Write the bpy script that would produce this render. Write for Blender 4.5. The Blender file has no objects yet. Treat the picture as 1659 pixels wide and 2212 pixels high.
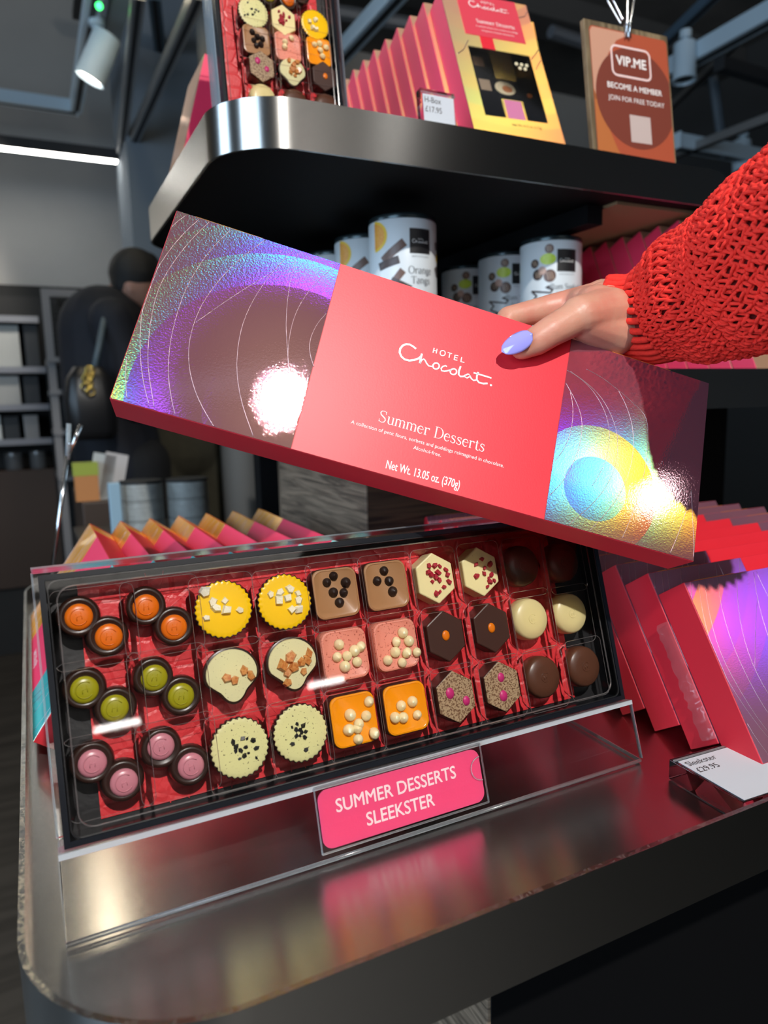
import bpy, bmesh, math, random
import numpy as np
from mathutils import Vector, Matrix
rnd = random.Random(7)
S = bpy.context.scene
COL = S.collection
# ------------------------------------------------------------------ camera
F_PX = 1545.0; CXP, CYP = 829.5, 1106.0
def unit(v): v = np.array(v, float); return v/np.linalg.norm(v)
_dn = unit((.025, 1, 235/F_PX)); _v2 = np.array([60-CXP, 890-CYP, F_PX])
_D = unit(_v2-_dn*_v2.dot(_dn)); _X = unit(np.cross(_dn, _D))
if _X[0] < 0: _X = -_X
RW = np.array([_X, _D, -_dn]); CAM = np.array([0, 0, 1.22])
cam = bpy.data.cameras.new('camera'); camo = bpy.data.objects.new('camera', cam); COL.objects.link(camo)
cam.sensor_fit = 'VERTICAL'; cam.sensor_height = 36; cam.lens = F_PX/2212*36
cr, cu_, cb = RW[:, 0], -RW[:, 1], -RW[:, 2]
camo.matrix_world = Matrix(((cr[0], cu_[0], cb[0], CAM[0]), (cr[1], cu_[1], cb[1], CAM[1]), (cr[2], cu_[2], cb[2], CAM[2]), (0, 0, 0, 1)))
cam.dof.use_dof = True; cam.dof.focus_distance = .47; cam.dof.aperture_fstop = 7.0
cam.clip_start = .01
S.camera = camo
def ray(p): return RW@unit((p[0]-CXP, p[1]-CYP, F_PX))
def hit(p, n, q): r = ray(p); n = np.array(n, float); return CAM+r*((np.array(q)-CAM).dot(n)/r.dot(n))
def hy(p, y): return hit(p, (0, 1, 0), (0, y, 0))
def hz(p, z): return hit(p, (0, 0, 1), (0, 0, z))
def hd(p, d): return CAM+ray(p)*d
# ------------------------------------------------------------------ world, view, lights
w = bpy.data.worlds.new('world'); S.world = w; w.use_nodes = True
w.node_tree.nodes['Background'].inputs[0].default_value = (.55, .72, 1, 1)
w.node_tree.nodes['Background'].inputs[1].default_value = .10
vs = S.view_settings; vs.view_transform = 'Standard'; vs.look = 'None'; vs.gamma = 1; vs.use_curve_mapping = False
vs.exposure = 0.0
def spot(name, loc, target, power, size, col=(1, .95, .88), rad=.03, blend=.5):
    l = bpy.data.lights.new(name, 'SPOT'); l.energy = power; l.spot_size = math.radians(size); l.spot_blend = blend
    l.color = col; l.shadow_soft_size = rad
    o = bpy.data.objects.new(name, l); COL.objects.link(o); o.location = loc
    o.rotation_euler = (Vector(target)-Vector(loc)).to_track_quat('-Z', 'Y').to_euler(); return o
def area(name, loc, target, power, sx, sy, col):
    l = bpy.data.lights.new(name, 'AREA'); l.shape = 'RECTANGLE'; l.size = sx; l.size_y = sy; l.energy = power; l.color = col
    o = bpy.data.objects.new(name, l); COL.objects.link(o); o.location = loc
    o.rotation_euler = (Vector(target)-Vector(loc)).to_track_quat('-Z', 'Y').to_euler(); return o
KEY = (.05, -1.40, 3.0); KEY2 = (1.95, -2.6, 2.95)
spot('key_spot_light', KEY, (.28, .45, 1.22), 250, 52, (1, .96, .90), .022, .35)
spot('second_spot_light', KEY2, (.4, .4, 1.2), 4.5, 30, (1, .97, .93), .06, .6)
area('window_daylight', (-2.13, -1.0, 1.75), (0, -1.0, 1.75), 90, 1.9, 1.9, (.58, .78, 1))
area('window_daylight', (-2.13, 1.35, 1.95), (0, 1.35, 1.95), 26, .8, 1.6, (.55, .77, 1))
area('reflection_fill_light', (1.0, -4.6, 3.25), (1.0, -4.6, 0), 26, 2.4, 1.6, (1, .95, .88))  # unseen fill, added to brighten what the steel and foil reflect
S.cycles.transparent_max_bounces = 24
# ------------------------------------------------------------------ tagging helpers
def tag(o, label=None, cat=None, group=None, kind=None):
    if label: o['label'] = label
    if cat: o['category'] = cat
    if group: o['group'] = group
    if kind: o['kind'] = kind
    return o
def thing(name, label, cat, mat=None, group=None):
    o = bpy.data.objects.new(name, None); o.empty_display_size = .02; COL.objects.link(o)
    if mat is not None: o.matrix_world = mat
    return tag(o, label, cat, group)
def frame(o, x, y, z=None):
    x = Vector(x).normalized(); y = Vector(y).normalized()
    z = x.cross(y).normalized() if z is None else Vector(z).normalized()
    m = Matrix.Identity(4)
    for i in range(3): m[i][0] = x[i]; m[i][1] = y[i]; m[i][2] = z[i]; m[i][3] = o[i]
    return m
def T(x=0, y=0, z=0): return Matrix.Translation((x, y, z))
def RZ(a): return Matrix.Rotation(a, 4, 'Z')
# ------------------------------------------------------------------ materials
MATS = {}
def mat(name, col, rough=.5, metal=0, spec=.5, noise=None, bump=None, coat=0, sub=0, aniso=None, trans=0):
    """noise=(scale, amount, col2) mottles the colour; bump=(scale, strength, stretch)"""
    if name in MATS: return MATS[name]
    m = bpy.data.materials.new(name); m.use_nodes = True; nt = m.node_tree; b = nt.nodes['Principled BSDF']
    c = tuple(col)+(1,)
    b.inputs['Base Color'].default_value = c; b.inputs['Roughness'].default_value = rough; b.inputs['Metallic'].default_value = metal
    b.inputs['Specular IOR Level'].default_value = spec; b.inputs['Coat Weight'].default_value = coat; b.inputs['Coat Roughness'].default_value = .1
    if sub: b.inputs['Subsurface Weight'].default_value = sub; b.inputs['Subsurface Radius'].default_value = (.006, .002, .001); b.inputs['Subsurface Scale'].default_value = 1
    if aniso:
        b.inputs['Anisotropic'].default_value = aniso[0]; cv = nt.nodes.new('ShaderNodeCombineXYZ')
        for i in range(3): cv.inputs[i].default_value = aniso[1][i]
        nt.links.new(cv.outputs[0], b.inputs['Tangent'])
    if trans: b.inputs['Transmission Weight'].default_value = trans; b.inputs['IOR'].default_value = 1.49
    if noise or bump: tc = nt.nodes.new('ShaderNodeTexCoord')
    if noise:
        n = nt.nodes.new('ShaderNodeTexNoise'); n.inputs['Scale'].default_value = noise[0]; n.inputs['Detail'].default_value = 6
        nt.links.new(tc.outputs['Object'], n.inputs['Vector'])
        r = nt.nodes.new('ShaderNodeValToRGB'); lo = .5-.5*noise[1]*.6; r.color_ramp.elements[0].position = noise[3] if len(noise) > 3 else .35; r.color_ramp.elements[1].position = noise[4] if len(noise) > 4 else .65
        r.color_ramp.elements[0].color = tuple(col[i]*(1-noise[1])+noise[2][i]*noise[1] for i in range(3))+(1,); r.color_ramp.elements[1].color = c
        nt.links.new(n.outputs['Fac'], r.inputs['Fac']); nt.links.new(r.outputs['Color'], b.inputs['Base Color'])
    if bump:
        n2 = nt.nodes.new('ShaderNodeTexNoise'); n2.inputs['Scale'].default_value = bump[0]; n2.inputs['Detail'].default_value = 4
        mp = nt.nodes.new('ShaderNodeMapping'); mp.inputs['Scale'].default_value = bump[2] if len(bump) > 2 else (1, 1, 1)
        nt.links.new(tc.outputs['Object'], mp.inputs['Vector']); nt.links.new(mp.outputs['Vector'], n2.inputs['Vector'])
        bn = nt.nodes.new('ShaderNodeBump'); bn.inputs['Strength'].default_value = bump[1]; bn.inputs['Distance'].default_value = bump[3] if len(bump) > 3 else .001
        nt.links.new(n2.outputs['Fac'], bn.inputs['Height']); nt.links.new(bn.outputs['Normal'], b.inputs['Normal'])
    MATS[name] = m; return m
def clear(name, tint=(1, 1, 1), rough=.03, gl=1.0, haze=0, ior=1.47):
    if name in MATS: return MATS[name]
    m = bpy.data.materials.new(name); m.use_nodes = True; nt = m.node_tree; nt.nodes.clear()
    o = nt.nodes.new('ShaderNodeOutputMaterial'); t = nt.nodes.new('ShaderNodeBsdfTransparent'); t.inputs[0].default_value = tuple(tint)+(1,)
    g = nt.nodes.new('ShaderNodeBsdfGlossy'); g.inputs['Roughness'].default_value = rough; g.inputs['Color'].default_value = (gl, gl, gl, 1)
    fr = nt.nodes.new('ShaderNodeFresnel'); fr.inputs['IOR'].default_value = ior
    mx = nt.nodes.new('ShaderNodeMixShader'); nt.links.new(fr.outputs[0], mx.inputs[0]); nt.links.new(t.outputs[0], mx.inputs[1]); nt.links.new(g.outputs[0], mx.inputs[2])
    src = mx
    if haze:
        d = nt.nodes.new('ShaderNodeBsdfDiffuse'); d.inputs[0].default_value = (.9, .92, .95, 1)
        m2 = nt.nodes.new('ShaderNodeMixShader'); m2.inputs[0].default_value = haze
        nt.links.new(mx.outputs[0], m2.inputs[1]); nt.links.new(d.outputs[0], m2.inputs[2]); src = m2
    nt.links.new(src.outputs[0], o.inputs[0]); MATS[name] = m; return m
def foil(name, centre, ks=.124, base=(.38, .23, .26), wt=.0015, rough=.102, lobes=None, ang=None, rough0=.062, flip=True, dcol=(.12, .034, .050), glow=.005, an=0):
    """Holographic foil: a metal lobe plus one diffracted lobe per spectral band, each leaving at its own
    angle along the grating direction (concentric grooves about 'centre')."""
    if name in MATS: return MATS[name]
    m = bpy.data.materials.new(name); m.use_nodes = True; nt = m.node_tree; nt.nodes.clear(); L = nt.links.new
    out = nt.nodes.new('ShaderNodeOutputMaterial'); geo = nt.nodes.new('ShaderNodeNewGeometry'); tc = nt.nodes.new('ShaderNodeTexCoord')
    def vm(op, a=None, b=None):
        n = nt.nodes.new('ShaderNodeVectorMath'); n.operation = op
        for i, x in enumerate((a, b)):
            if x is None: continue
            if isinstance(x, tuple): n.inputs[i].default_value = x
            else: L(x, n.inputs[i])
        return n
    d = vm('SUBTRACT', tc.outputs['Object'], tuple(centre)+(0,)); d = vm('MULTIPLY', d.outputs[0], (1, 1, 0))
    ln = vm('LENGTH', d.outputs[0])
    if ang is not None: d = vm('ADD', vm('MULTIPLY', d.outputs[0], (0, 0, 0)).outputs[0], (math.cos(ang), math.sin(ang), 0))
    d = vm('NORMALIZE', d.outputs[0])
    vt = nt.nodes.new('ShaderNodeVectorTransform'); vt.vector_type = 'VECTOR'; vt.convert_from = 'OBJECT'; vt.convert_to = 'WORLD'; L(d.outputs[0], vt.inputs[0])
    tv = vm('NORMALIZE', vt.outputs[0])
    # groove pitch changes a little from band to band of the swirl
    fl = nt.nodes.new('ShaderNodeMath'); fl.operation = 'MULTIPLY'; fl.inputs[1].default_value = 46; L(ln.outputs['Value'], fl.inputs[0])
    f2 = nt.nodes.new('ShaderNodeMath'); f2.operation = 'FLOOR'; L(fl.outputs[0], f2.inputs[0])
    wn = nt.nodes.new('ShaderNodeTexWhiteNoise'); wn.noise_dimensions = '1D'; L(f2.outputs[0], wn.inputs['W'])
    mr = nt.nodes.new('ShaderNodeMapRange'); mr.inputs['To Min'].default_value = .88; mr.inputs['To Max'].default_value = 1.12; L(wn.outputs['Value'], mr.inputs['Value'])
    no = nt.nodes.new('ShaderNodeTexNoise'); no.inputs['Scale'].default_value = 900; no.inputs['Detail'].default_value = 3; L(tc.outputs['Object'], no.inputs['Vector'])
    bp = nt.nodes.new('ShaderNodeBump'); bp.inputs['Strength'].default_value = .06; bp.inputs['Distance'].default_value = .0004; L(no.outputs['Fac'], bp.inputs['Height'])
    nrm = bp.outputs['Normal']
    g0 = nt.nodes.new('ShaderNodeBsdfGlossy'); g0.inputs['Color'].default_value = tuple(base)+(1,); g0.distribution = 'BECKMANN'; g0.inputs['Roughness'].default_value = rough0; L(nrm, g0.inputs['Normal'])
    acc = g0
    dif = nt.nodes.new('ShaderNodeBsdfDiffuse'); dif.inputs[0].default_value = tuple(dcol)+(1,)
    ad = nt.nodes.new('ShaderNodeAddShader'); L(acc.outputs[0], ad.inputs[0]); L(dif.outputs[0], ad.inputs[1]); acc = ad
    gg = nt.nodes.new('ShaderNodeBsdfGlossy'); gg.inputs['Color'].default_value = (glow, glow*.72, glow*.36, 1); gg.inputs['Roughness'].default_value = .30; L(nrm, gg.inputs['Normal'])
    ad = nt.nodes.new('ShaderNodeAddShader'); L(acc.outputs[0], ad.inputs[0]); L(gg.outputs[0], ad.inputs[1]); acc = ad
    lobes = lobes or [(.80, (.30, .02, 1)), (.95, (.01, .05, 1)), (1.10, (0, .62, 1)), (1.23, (.03, 1, .12)), (1.37, (1, .80, 0)), (1.51, (1, .25, 0)), (1.65, (1, .02, .02))]
    for k, c in lobes:
        for sgn in ((1, -1) if flip else (1,)):
            sc = nt.nodes.new('ShaderNodeVectorMath'); sc.operation = 'SCALE'; L(tv.outputs[0], sc.inputs[0])
            mu = nt.nodes.new('ShaderNodeMath'); mu.operation = 'MULTIPLY'; mu.inputs[1].default_value = k*ks*sgn; L(mr.outputs[0], mu.inputs[0]); L(mu.outputs[0], sc.inputs['Scale'])
            nn = vm('NORMALIZE', vm('ADD', nrm, sc.outputs[0]).outputs[0])
            g = nt.nodes.new('ShaderNodeBsdfGlossy'); g.inputs['Color'].default_value = tuple(x*wt for x in c)+(1,); g.distribution = 'BECKMANN'; g.inputs['Roughness'].default_value = rough; L(nn.outputs[0], g.inputs['Normal']); g.inputs['Anisotropy'].default_value = an; L(tv.outputs[0], g.inputs['Tangent'])
            ad = nt.nodes.new('ShaderNodeAddShader'); L(acc.outputs[0], ad.inputs[0]); L(g.outputs[0], ad.inputs[1]); acc = ad
    L(acc.outputs[0], out.inputs[0]); MATS[name] = m; return m
def emis(name, col, st):
    if name in MATS: return MATS[name]
    m = bpy.data.materials.new(name); m.use_nodes = True; b = m.node_tree.nodes['Principled BSDF']
    b.inputs['Base Color'].default_value = tuple(col)+(1,); b.inputs['Emission Color'].default_value = tuple(col)+(1,); b.inputs['Emission Strength'].default_value = st
    MATS[name] = m; return m
def wood(name, c1, c2, scale=(1, 1, 14), rough=.6, dist=3.0, ws=6):
    if name in MATS: return MATS[name]
    m = bpy.data.materials.new(name); m.use_nodes = True; nt = m.node_tree; b = nt.nodes['Principled BSDF']; L = nt.links.new
    tc = nt.nodes.new('ShaderNodeTexCoord'); mp = nt.nodes.new('ShaderNodeMapping'); mp.inputs['Scale'].default_value = scale; L(tc.outputs['Object'], mp.inputs[0])
    n = nt.nodes.new('ShaderNodeTexNoise'); n.inputs['Scale'].default_value = ws; n.inputs['Detail'].default_value = 8; n.inputs['Distortion'].default_value = dist; L(mp.outputs[0], n.inputs['Vector'])
    r = nt.nodes.new('ShaderNodeValToRGB'); r.color_ramp.elements[0].position = .38; r.color_ramp.elements[1].position = .62
    r.color_ramp.elements[0].color = tuple(c1)+(1,); r.color_ramp.elements[1].color = tuple(c2)+(1,); L(n.outputs['Fac'], r.inputs[0]); L(r.outputs[0], b.inputs['Base Color'])
    bn = nt.nodes.new('ShaderNodeBump'); bn.inputs['Strength'].default_value = .4; bn.inputs['Distance'].default_value = .002; L(n.outputs['Fac'], bn.inputs['Height']); L(bn.outputs[0], b.inputs['Normal'])
    b.inputs['Roughness'].default_value = rough; MATS[name] = m; return m
# ------------------------------------------------------------------ mesh builder
class MB:
    def __init__(s): s.v = []; s.f = []
    def add(s, vs, fs, M=None):
        o = len(s.v)
        s.v += [tuple((M@Vector(v))) if M is not None else tuple(v) for v in vs]; s.f += [tuple(i+o for i in f) for f in fs]; return s
    def box(s, x0, x1, y0, y1, z0, z1, M=None):
        return s.add([(x0, y0, z0), (x1, y0, z0), (x1, y1, z0), (x0, y1, z0), (x0, y0, z1), (x1, y0, z1), (x1, y1, z1), (x0, y1, z1)],
                     [(0, 3, 2, 1), (4, 5, 6, 7), (0, 1, 5, 4), (1, 2, 6, 5), (2, 3, 7, 6), (3, 0, 4, 7)], M)
    def prism(s, pts, z0, z1, M=None, top=None):
        """extruded outline; top = outline scale at z1"""
        n = len(pts); k = 1 if top is None else top
        vs = [(x, y, z0) for x, y in pts]+[(x*k, y*k, z1) for x, y in pts]
        return s.add(vs, [tuple(range(n-1, -1, -1)), tuple(range(n, 2*n))]+[(i, (i+1) % n, n+(i+1) % n, n+i) for i in range(n)], M)
    def loft(s, rings, cap=(True, True), M=None, closed=True):
        n = len(rings[0]); vs = [p for r in rings for p in r]; fs = []
        for j in range(len(rings)-1):
            for i in range(n if closed else n-1): a = j*n+i; b = j*n+(i+1) % n; fs.append((a, b, b+n, a+n))
        if cap[0]: fs.append(tuple(range(n-1, -1, -1)))
        if cap[1]: fs.append(tuple(range((len(rings)-1)*n, len(rings)*n)))
        return s.add(vs, fs, M)
    def lathe(s, prof, n=28, M=None, rf=None):
        rings = [[((r*(rf(2*math.pi*i/n) if rf else 1))*math.cos(2*math.pi*i/n), (r*(rf(2*math.pi*i/n) if rf else 1))*math.sin(2*math.pi*i/n), z) for i in range(n)] for r, z in prof]
        return s.loft(rings, M=M)
    def tube(s, path, r, n=8, M=None, cap=True):
        P = [Vector(p) for p in path]; rings = []; up = None
        for i, p in enumerate(P):
            t = (P[min(i+1, len(P)-1)]-P[max(i-1, 0)]).normalized()
            if up is None: up = t.orthogonal().normalized()
            else:
                up = up-t*up.dot(t)
                up = up.normalized() if up.length > 1e-6 else t.orthogonal().normalized()
            b = t.cross(up); rr = r[i] if isinstance(r, (list, tuple)) else r
            rings.append([tuple(p+(up*math.cos(2*math.pi*k/n)+b*math.sin(2*math.pi*k/n))*rr) for k in range(n)])
        return s.loft(rings, cap=(cap, cap), M=M)
    def ribbon(s, pts, hw, z=0, M=None):
        P = [Vector((p[0], p[1])) for p in pts]; vs = []; n = len(P)
        closed = (P[0]-P[-1]).length < 1e-7
        for i, p in enumerate(P):
            a = P[i-1] if i else (P[-2] if closed else P[0]); b = P[i+1] if i < n-1 else (P[1] if closed else P[-1])
            t = (b-a); t = t.normalized() if t.length > 1e-9 else Vector((1, 0)); q = Vector((-t.y, t.x)); h = hw[i] if isinstance(hw, (list, tuple)) else hw
            vs += [(p.x+q.x*h, p.y+q.y*h, z), (p.x-q.x*h, p.y-q.y*h, z)]
        return s.add(vs, [(2*i, 2*i+1, 2*i+3, 2*i+2) for i in range(n-1)], M)
    def ball(s, c, r, n=10, m=6, sc=(1, 1, 1), M=None, jit=0):
        rings = []
        for j in range(1, m):
            a = math.pi*j/m; rings.append([(c[0]+sc[0]*r*math.sin(a)*math.cos(2*math.pi*i/n)*(1+rnd.uniform(-jit, jit)), c[1]+sc[1]*r*math.sin(a)*math.sin(2*math.pi*i/n)*(1+rnd.uniform(-jit, jit)), c[2]-sc[2]*r*math.cos(a)) for i in range(n)])
        return s.loft(rings, M=M)
    def cone(s, a, b, ra, rb, n=14, M=None):
        """tapered capsule"""
        a = Vector(a); b = Vector(b); t = (b-a).normalized(); u = t.orthogonal().normalized(); w_ = t.cross(u); rings = []
        for k in range(1, 6):
            al = math.pi/2*k/5; rings.append((a-t*ra*math.cos(al), ra*math.sin(al)))
        for k in range(0, 5):
            al = math.pi/2*k/5; rings.append((b+t*rb*math.sin(al), rb*math.cos(al)))
        return s.loft([[tuple(c+(u*math.cos(2*math.pi*i/n)+w_*math.sin(2*math.pi*i/n))*r) for i in range(n)] for c, r in rings], M=M)
    def build(s, name, m, parent=None, smooth=False, bevel=0, label=None, seg=2):
        me = bpy.data.meshes.new(name); me.from_pydata(s.v, [], s.f); me.update()
        if smooth:
            me.polygons.foreach_set('use_smooth', [True]*len(me.polygons))
            if smooth != 'all': 
                try: me.set_sharp_from_angle(angle=math.radians(38))
                except Exception: pass
        me.materials.append(m); o = bpy.data.objects.new(name, me); COL.objects.link(o)
        if parent is not None: o.parent = parent
        if bevel:
            b = o.modifiers.new('bevel', 'BEVEL'); b.width = bevel; b.segments = seg; b.limit_method = 'ANGLE'; b.angle_limit = math.radians(40)
        if label: o['label'] = label
        return o
def rrect(w_, h, r, n=6, cx=0, cy=0):
    pts = []
    for (sx, sy, a0) in ((1, 1, 0), (-1, 1, 90), (-1, -1, 180), (1, -1, 270)):
        for k in range(n+1):
            a = math.radians(a0+90*k/n); pts.append((cx+sx*(w_/2-r)+r*math.cos(a), cy+sy*(h/2-r)+r*math.sin(a)))
    return pts
def ell(rx, ry, n=24, cx=0, cy=0): return [(cx+rx*math.cos(2*math.pi*i/n), cy+ry*math.sin(2*math.pi*i/n)) for i in range(n)]
def copytree(o, M=None, label=None, parent=None):
    c = o.copy(); COL.objects.link(c); c.parent = parent
    if parent is None and M is not None: c.matrix_world = M
    if label: c['label'] = label
    for ch in list(o.children): copytree(ch, parent=c)
    return c
def remesh(o, voxel, smooth_it=6, smooth_f=.5):
    r = o.modifiers.new('r', 'REMESH'); r.mode = 'VOXEL'; r.voxel_size = voxel; r.use_smooth_shade = True
    sm = o.modifiers.new('s', 'SMOOTH'); sm.iterations = smooth_it; sm.factor = smooth_f
    bpy.context.view_layer.update(); dg = bpy.context.evaluated_depsgraph_get()
    me = bpy.data.meshes.new_from_object(o.evaluated_get(dg)); old = o.data; mats_ = [m for m in old.materials]
    o.modifiers.clear(); o.data = me
    me.materials.clear()
    for m in mats_: me.materials.append(m)
    me.polygons.foreach_set('use_smooth', [True]*len(me.polygons)); me.update(); return o
_tc = {}
def text(name, body, size, m, parent, x, y, z=.00025, align='CENTER', bold=0, space=1.0, sx=1.0, label=None, ext=.00003, M=None):
    fat = bold*size*.9; bold = 0; key = (body, bold, space)
    if key not in _tc:
        c = bpy.data.curves.new('t', 'FONT'); c.body = body; c.size = 1; c.align_x = 'CENTER'; c.align_y = 'CENTER'; c.offset = bold; c.space_character = space; c.resolution_u = 3
        o = bpy.data.objects.new('t', c); COL.objects.link(o); bpy.context.view_layer.update()
        me = bpy.data.meshes.new_from_object(o.evaluated_get(bpy.context.evaluated_depsgraph_get()))
        bpy.data.objects.remove(o); bpy.data.curves.remove(c)
        vs_ = [tuple(v.co) for v in me.vertices]; fs_ = [tuple(p.vertices) for p in me.polygons]; bpy.data.meshes.remove(me)
        xs = [v[0] for v in vs_]; ys = [v[1] for v in vs_]
        cx_ = (min(xs)+max(xs))/2; _tc[key] = ([(v[0]-cx_, v[1], 0) for v in vs_], fs_, max(xs)-min(xs))
    vs_, fs_, wd = _tc[key]
    off = 0 if align == 'CENTER' else (wd/2*size*sx if align == 'LEFT' else -wd/2*size*sx)
    mb = MB()
    for q in range(5 if fat > 0 else 1):
        dx, dy = ((0, 0), (fat, 0), (-fat, 0), (0, fat), (0, -fat))[q]; mb.add([(v[0]*size*sx+x+off+dx, v[1]*size+y+dy, z+q*.000004) for v in vs_], fs_, M)
    return mb.build(name, m, parent, label=label)
LOGO=[([[-217,26],[-241,37],[-264,42],[-285,38],[-306,20],[-317,-8],[-315,-34],[-299,-57],[-275,-70],[-243,-69],[-213,-54],[-185,-32],[-174,-13]],6.8),([[-173,6],[-174,-26],[-173,-66]],6.3),([[-173,-66],[-166,-39],[-154,-27],[-143,-34],[-130,-51],[-113,-64],[-93,-61],[-81,-50]],4.9),([[-46,-42],[-49,-35],[-55,-30],[-62,-27],[-70,-28],[-78,-32],[-83,-39],[-87,-47],[-87,-56],[-83,-64],[-78,-69],[-70,-71],[-62,-70],[-55,-66],[-49,-59],[-46,-51],[-46,-42]],4.9),([[4,-30],[-6,-27],[-22,-37],[-31,-55],[-25,-69],[-6,-68],[19,-54],[36,-42]],4.9),([[73,-45],[70,-37],[64,-32],[57,-30],[48,-32],[41,-37],[35,-42],[32,-50],[32,-59],[35,-66],[40,-70],[48,-72],[56,-71],[64,-67],[69,-61],[73,-54],[73,-45]],4.9),([[92,2],[87,-34],[90,-60],[104,-70],[125,-62],[137,-49]],5.8),([[160,-37],[148,-37],[135,-51],[135,-64],[148,-66],[161,-54],[166,-40]],4.4),([[162,-42],[177,-61],[194,-69],[210,-61]],4.9),([[214,-1],[210,-32],[214,-57],[232,-72],[262,-70],[290,-59]],5.8),([[184,-16],[247,-14],[308,-14]],5.3),([[317,-64],[316,-66],[314,-68],[312,-68],[311,-66],[311,-64],[313,-62],[316,-62],[317,-64]],4.9),([[-103,72],[-104,36]],3.4),([[-83,72],[-83,37]],3.4),([[-103,54],[-83,55]],2.9),([[-25,60],[-25,50],[-28,43],[-34,38],[-42,35],[-49,36],[-55,41],[-58,48],[-58,57],[-55,65],[-49,70],[-41,72],[-34,72],[-28,67],[-25,60]],3.4),([[-10,70],[20,70]],2.9),([[6,70],[5,35]],3.4),([[41,69],[41,32]],3.4),([[41,67],[63,69]],2.9),([[41,50],[61,52]],2.9),([[42,33],[63,36]],2.9),([[87,67],[87,32]],3.4),([[87,33],[112,36]],2.9)]
ARCL=[[[68,11],[33,72],[7,128]],[[211,7],[161,120],[114,253],[70,426],[53,586],[71,772],[117,986],[167,1122],[249,1295]],[[349,12],[291,139],[239,296],[203,499],[201,716],[223,919],[268,1089],[322,1212],[370,1302]],[[565,10],[472,162],[398,315],[345,469],[313,623],[313,804],[343,941],[397,1067],[482,1192],[602,1314]],[[748,22],[660,224],[602,431],[580,637],[606,842],[652,994],[725,1145],[831,1303]],[[660,224],[497,436],[321,701]],[[783,21],[778,163],[798,361],[835,548],[882,696],[923,821],[979,930]],[[1050,12],[963,140],[889,328],[864,505],[885,706],[928,841],[991,957]],[[1055,376],[1013,475],[997,591],[1019,682],[1064,758]],[[149,8],[84,150],[35,305],[-1,497],[-1,681],[40,878],[101,1063],[162,1194],[216,1286]],[[17,1040],[34,1135],[90,1287]]]
ARCR=[[[2695,342],[2785,450],[2835,536],[2854,614],[2858,729],[2830,884],[2778,1028],[2701,1148]],[[2690,248],[2794,275],[2905,343],[2995,452],[3043,556],[3059,685],[3049,803],[3015,919],[2977,1002]],[[2826,194],[2940,218],[3048,262],[3167,320],[3305,397],[3331,552],[3337,760],[3311,971],[3273,1142],[3229,1290]],[[2715,248],[2866,303],[2978,380],[3070,505],[3114,618],[3127,764],[3104,910],[3034,1066],[2946,1193],[2857,1298]],[[3076,279],[3147,369],[3204,489],[3230,600],[3236,765],[3200,947],[3123,1120],[3001,1302]],[[2736,397],[2770,489],[2784,619],[2774,721],[2748,820],[2701,910]],[[3683,833],[3653,1021],[3616,1167],[3575,1299]],[[3683,833],[3716,1060],[3750,1288]]]
# ------------------------------------------------------------------ palette
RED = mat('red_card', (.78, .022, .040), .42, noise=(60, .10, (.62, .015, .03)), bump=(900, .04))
PINK = mat('pink_and_lit_red_card', (.90, .045, .125), .45, bump=(900, .04))
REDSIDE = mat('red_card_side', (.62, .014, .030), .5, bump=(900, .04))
WHITE = mat('white_ink', (.86, .84, .80), .6)
INK = mat('black_ink', (.015, .015, .016), .6)
STEEL = mat('brushed_steel', (.58, .565, .545), .22, 1, bump=(60, .05, (.5, 24, 24), .0005), aniso=(.85, (0, 1, 0)))
STEELF = mat('brushed_steel_band', (.52, .51, .49), .26, 1, bump=(60, .03, (.6, .6, 30), .0004), aniso=(.85, (0, 0, 1)))
BLACK = mat('matt_black', (.004, .004, .0045), .7, spec=.12)
BLACKG = mat('gloss_black_card', (.008, .009, .012), .22)
DARK = mat('charcoal', (.022, .022, .024), .6)
CHROME = mat('chrome_wire', (.75, .75, .75), .12, 1)
LBLUE = mat('pale_painted_metal', (.58, .70, .78), .4)
CLEAR = clear('clear_acrylic', (.985, .985, .985), .02)
CLEARE = clear('acrylic_edge', (.86, .89, .90), .12, 1, .09)
FILM = clear('clear_film', (1, .99, .99), .04, ior=1.22)
FILME = clear('film_edge', (.92, .86, .86), .10, 1, .06)
CONC = mat('painted_ceiling', (.12, .115, .108), .9, noise=(3, .5, (.05, .05, .05)))
WALLM = mat('grey_plaster', (.42, .41, .39), .9, noise=(2, .25, (.22, .22, .21)))
FLOORM = wood('dark_floor', (.030, .024, .018), (.055, .045, .035), (1, 9, 1), .5, .6, 3)
OAK = wood('grey_oak', (.085, .058, .038), (.26, .185, .125), (2.2, 2.2, 34), .65, 1.6, 3)
OAKD = wood('dark_oak', (.010, .006, .004), (.060, .036, .020), (2.5, 2, 40), .6, 1.2, 3)
SKIN = mat('skin', (.62, .30, .20), .42, 0, .5, noise=(55, .55, (.60, .19, .13), .38, .62), bump=(520, .22, (1, 1, 1), .0006), sub=.12)
FOILL = foil('foil_left', (.093, .018))
FOILR = foil('foil_right', (.300, .030), .312, ang=math.pi-.02, flip=False, wt=.0048, rough=.165,
             lobes=[(.68, (.18, .01, 1)), (.80, (.01, .04, 1)), (.90, (0, .50, 1)), (.99, (.05, .9, .25)), (1.07, (1, .80, .02)), (1.17, (1, .35, 0)), (1.29, (1, .02, .01)), (1.42, (.8, .02, .05))])
FOILB = foil('foil_row', (-.08, .22), .57, ang=math.pi-.2, flip=False, wt=.006, rough=.20, dcol=(.17, .07, .10), lobes=[(.76, (1, .8, .05)), (.84, (1, .35, 0)), (.92, (1, .04, .02)), (1.02, (.3, .02, 1)), (1.13, (.01, .04, 1)), (1.26, (0, .5, 1))])
FOILG = foil('foil_painted_gold', (.06, .30), .12, base=(.72, .50, .30), wt=.006, rough=.19, dcol=(.46, .20, .03))  # holographic foil; its gold reflection is put into the diffuse colour
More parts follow.
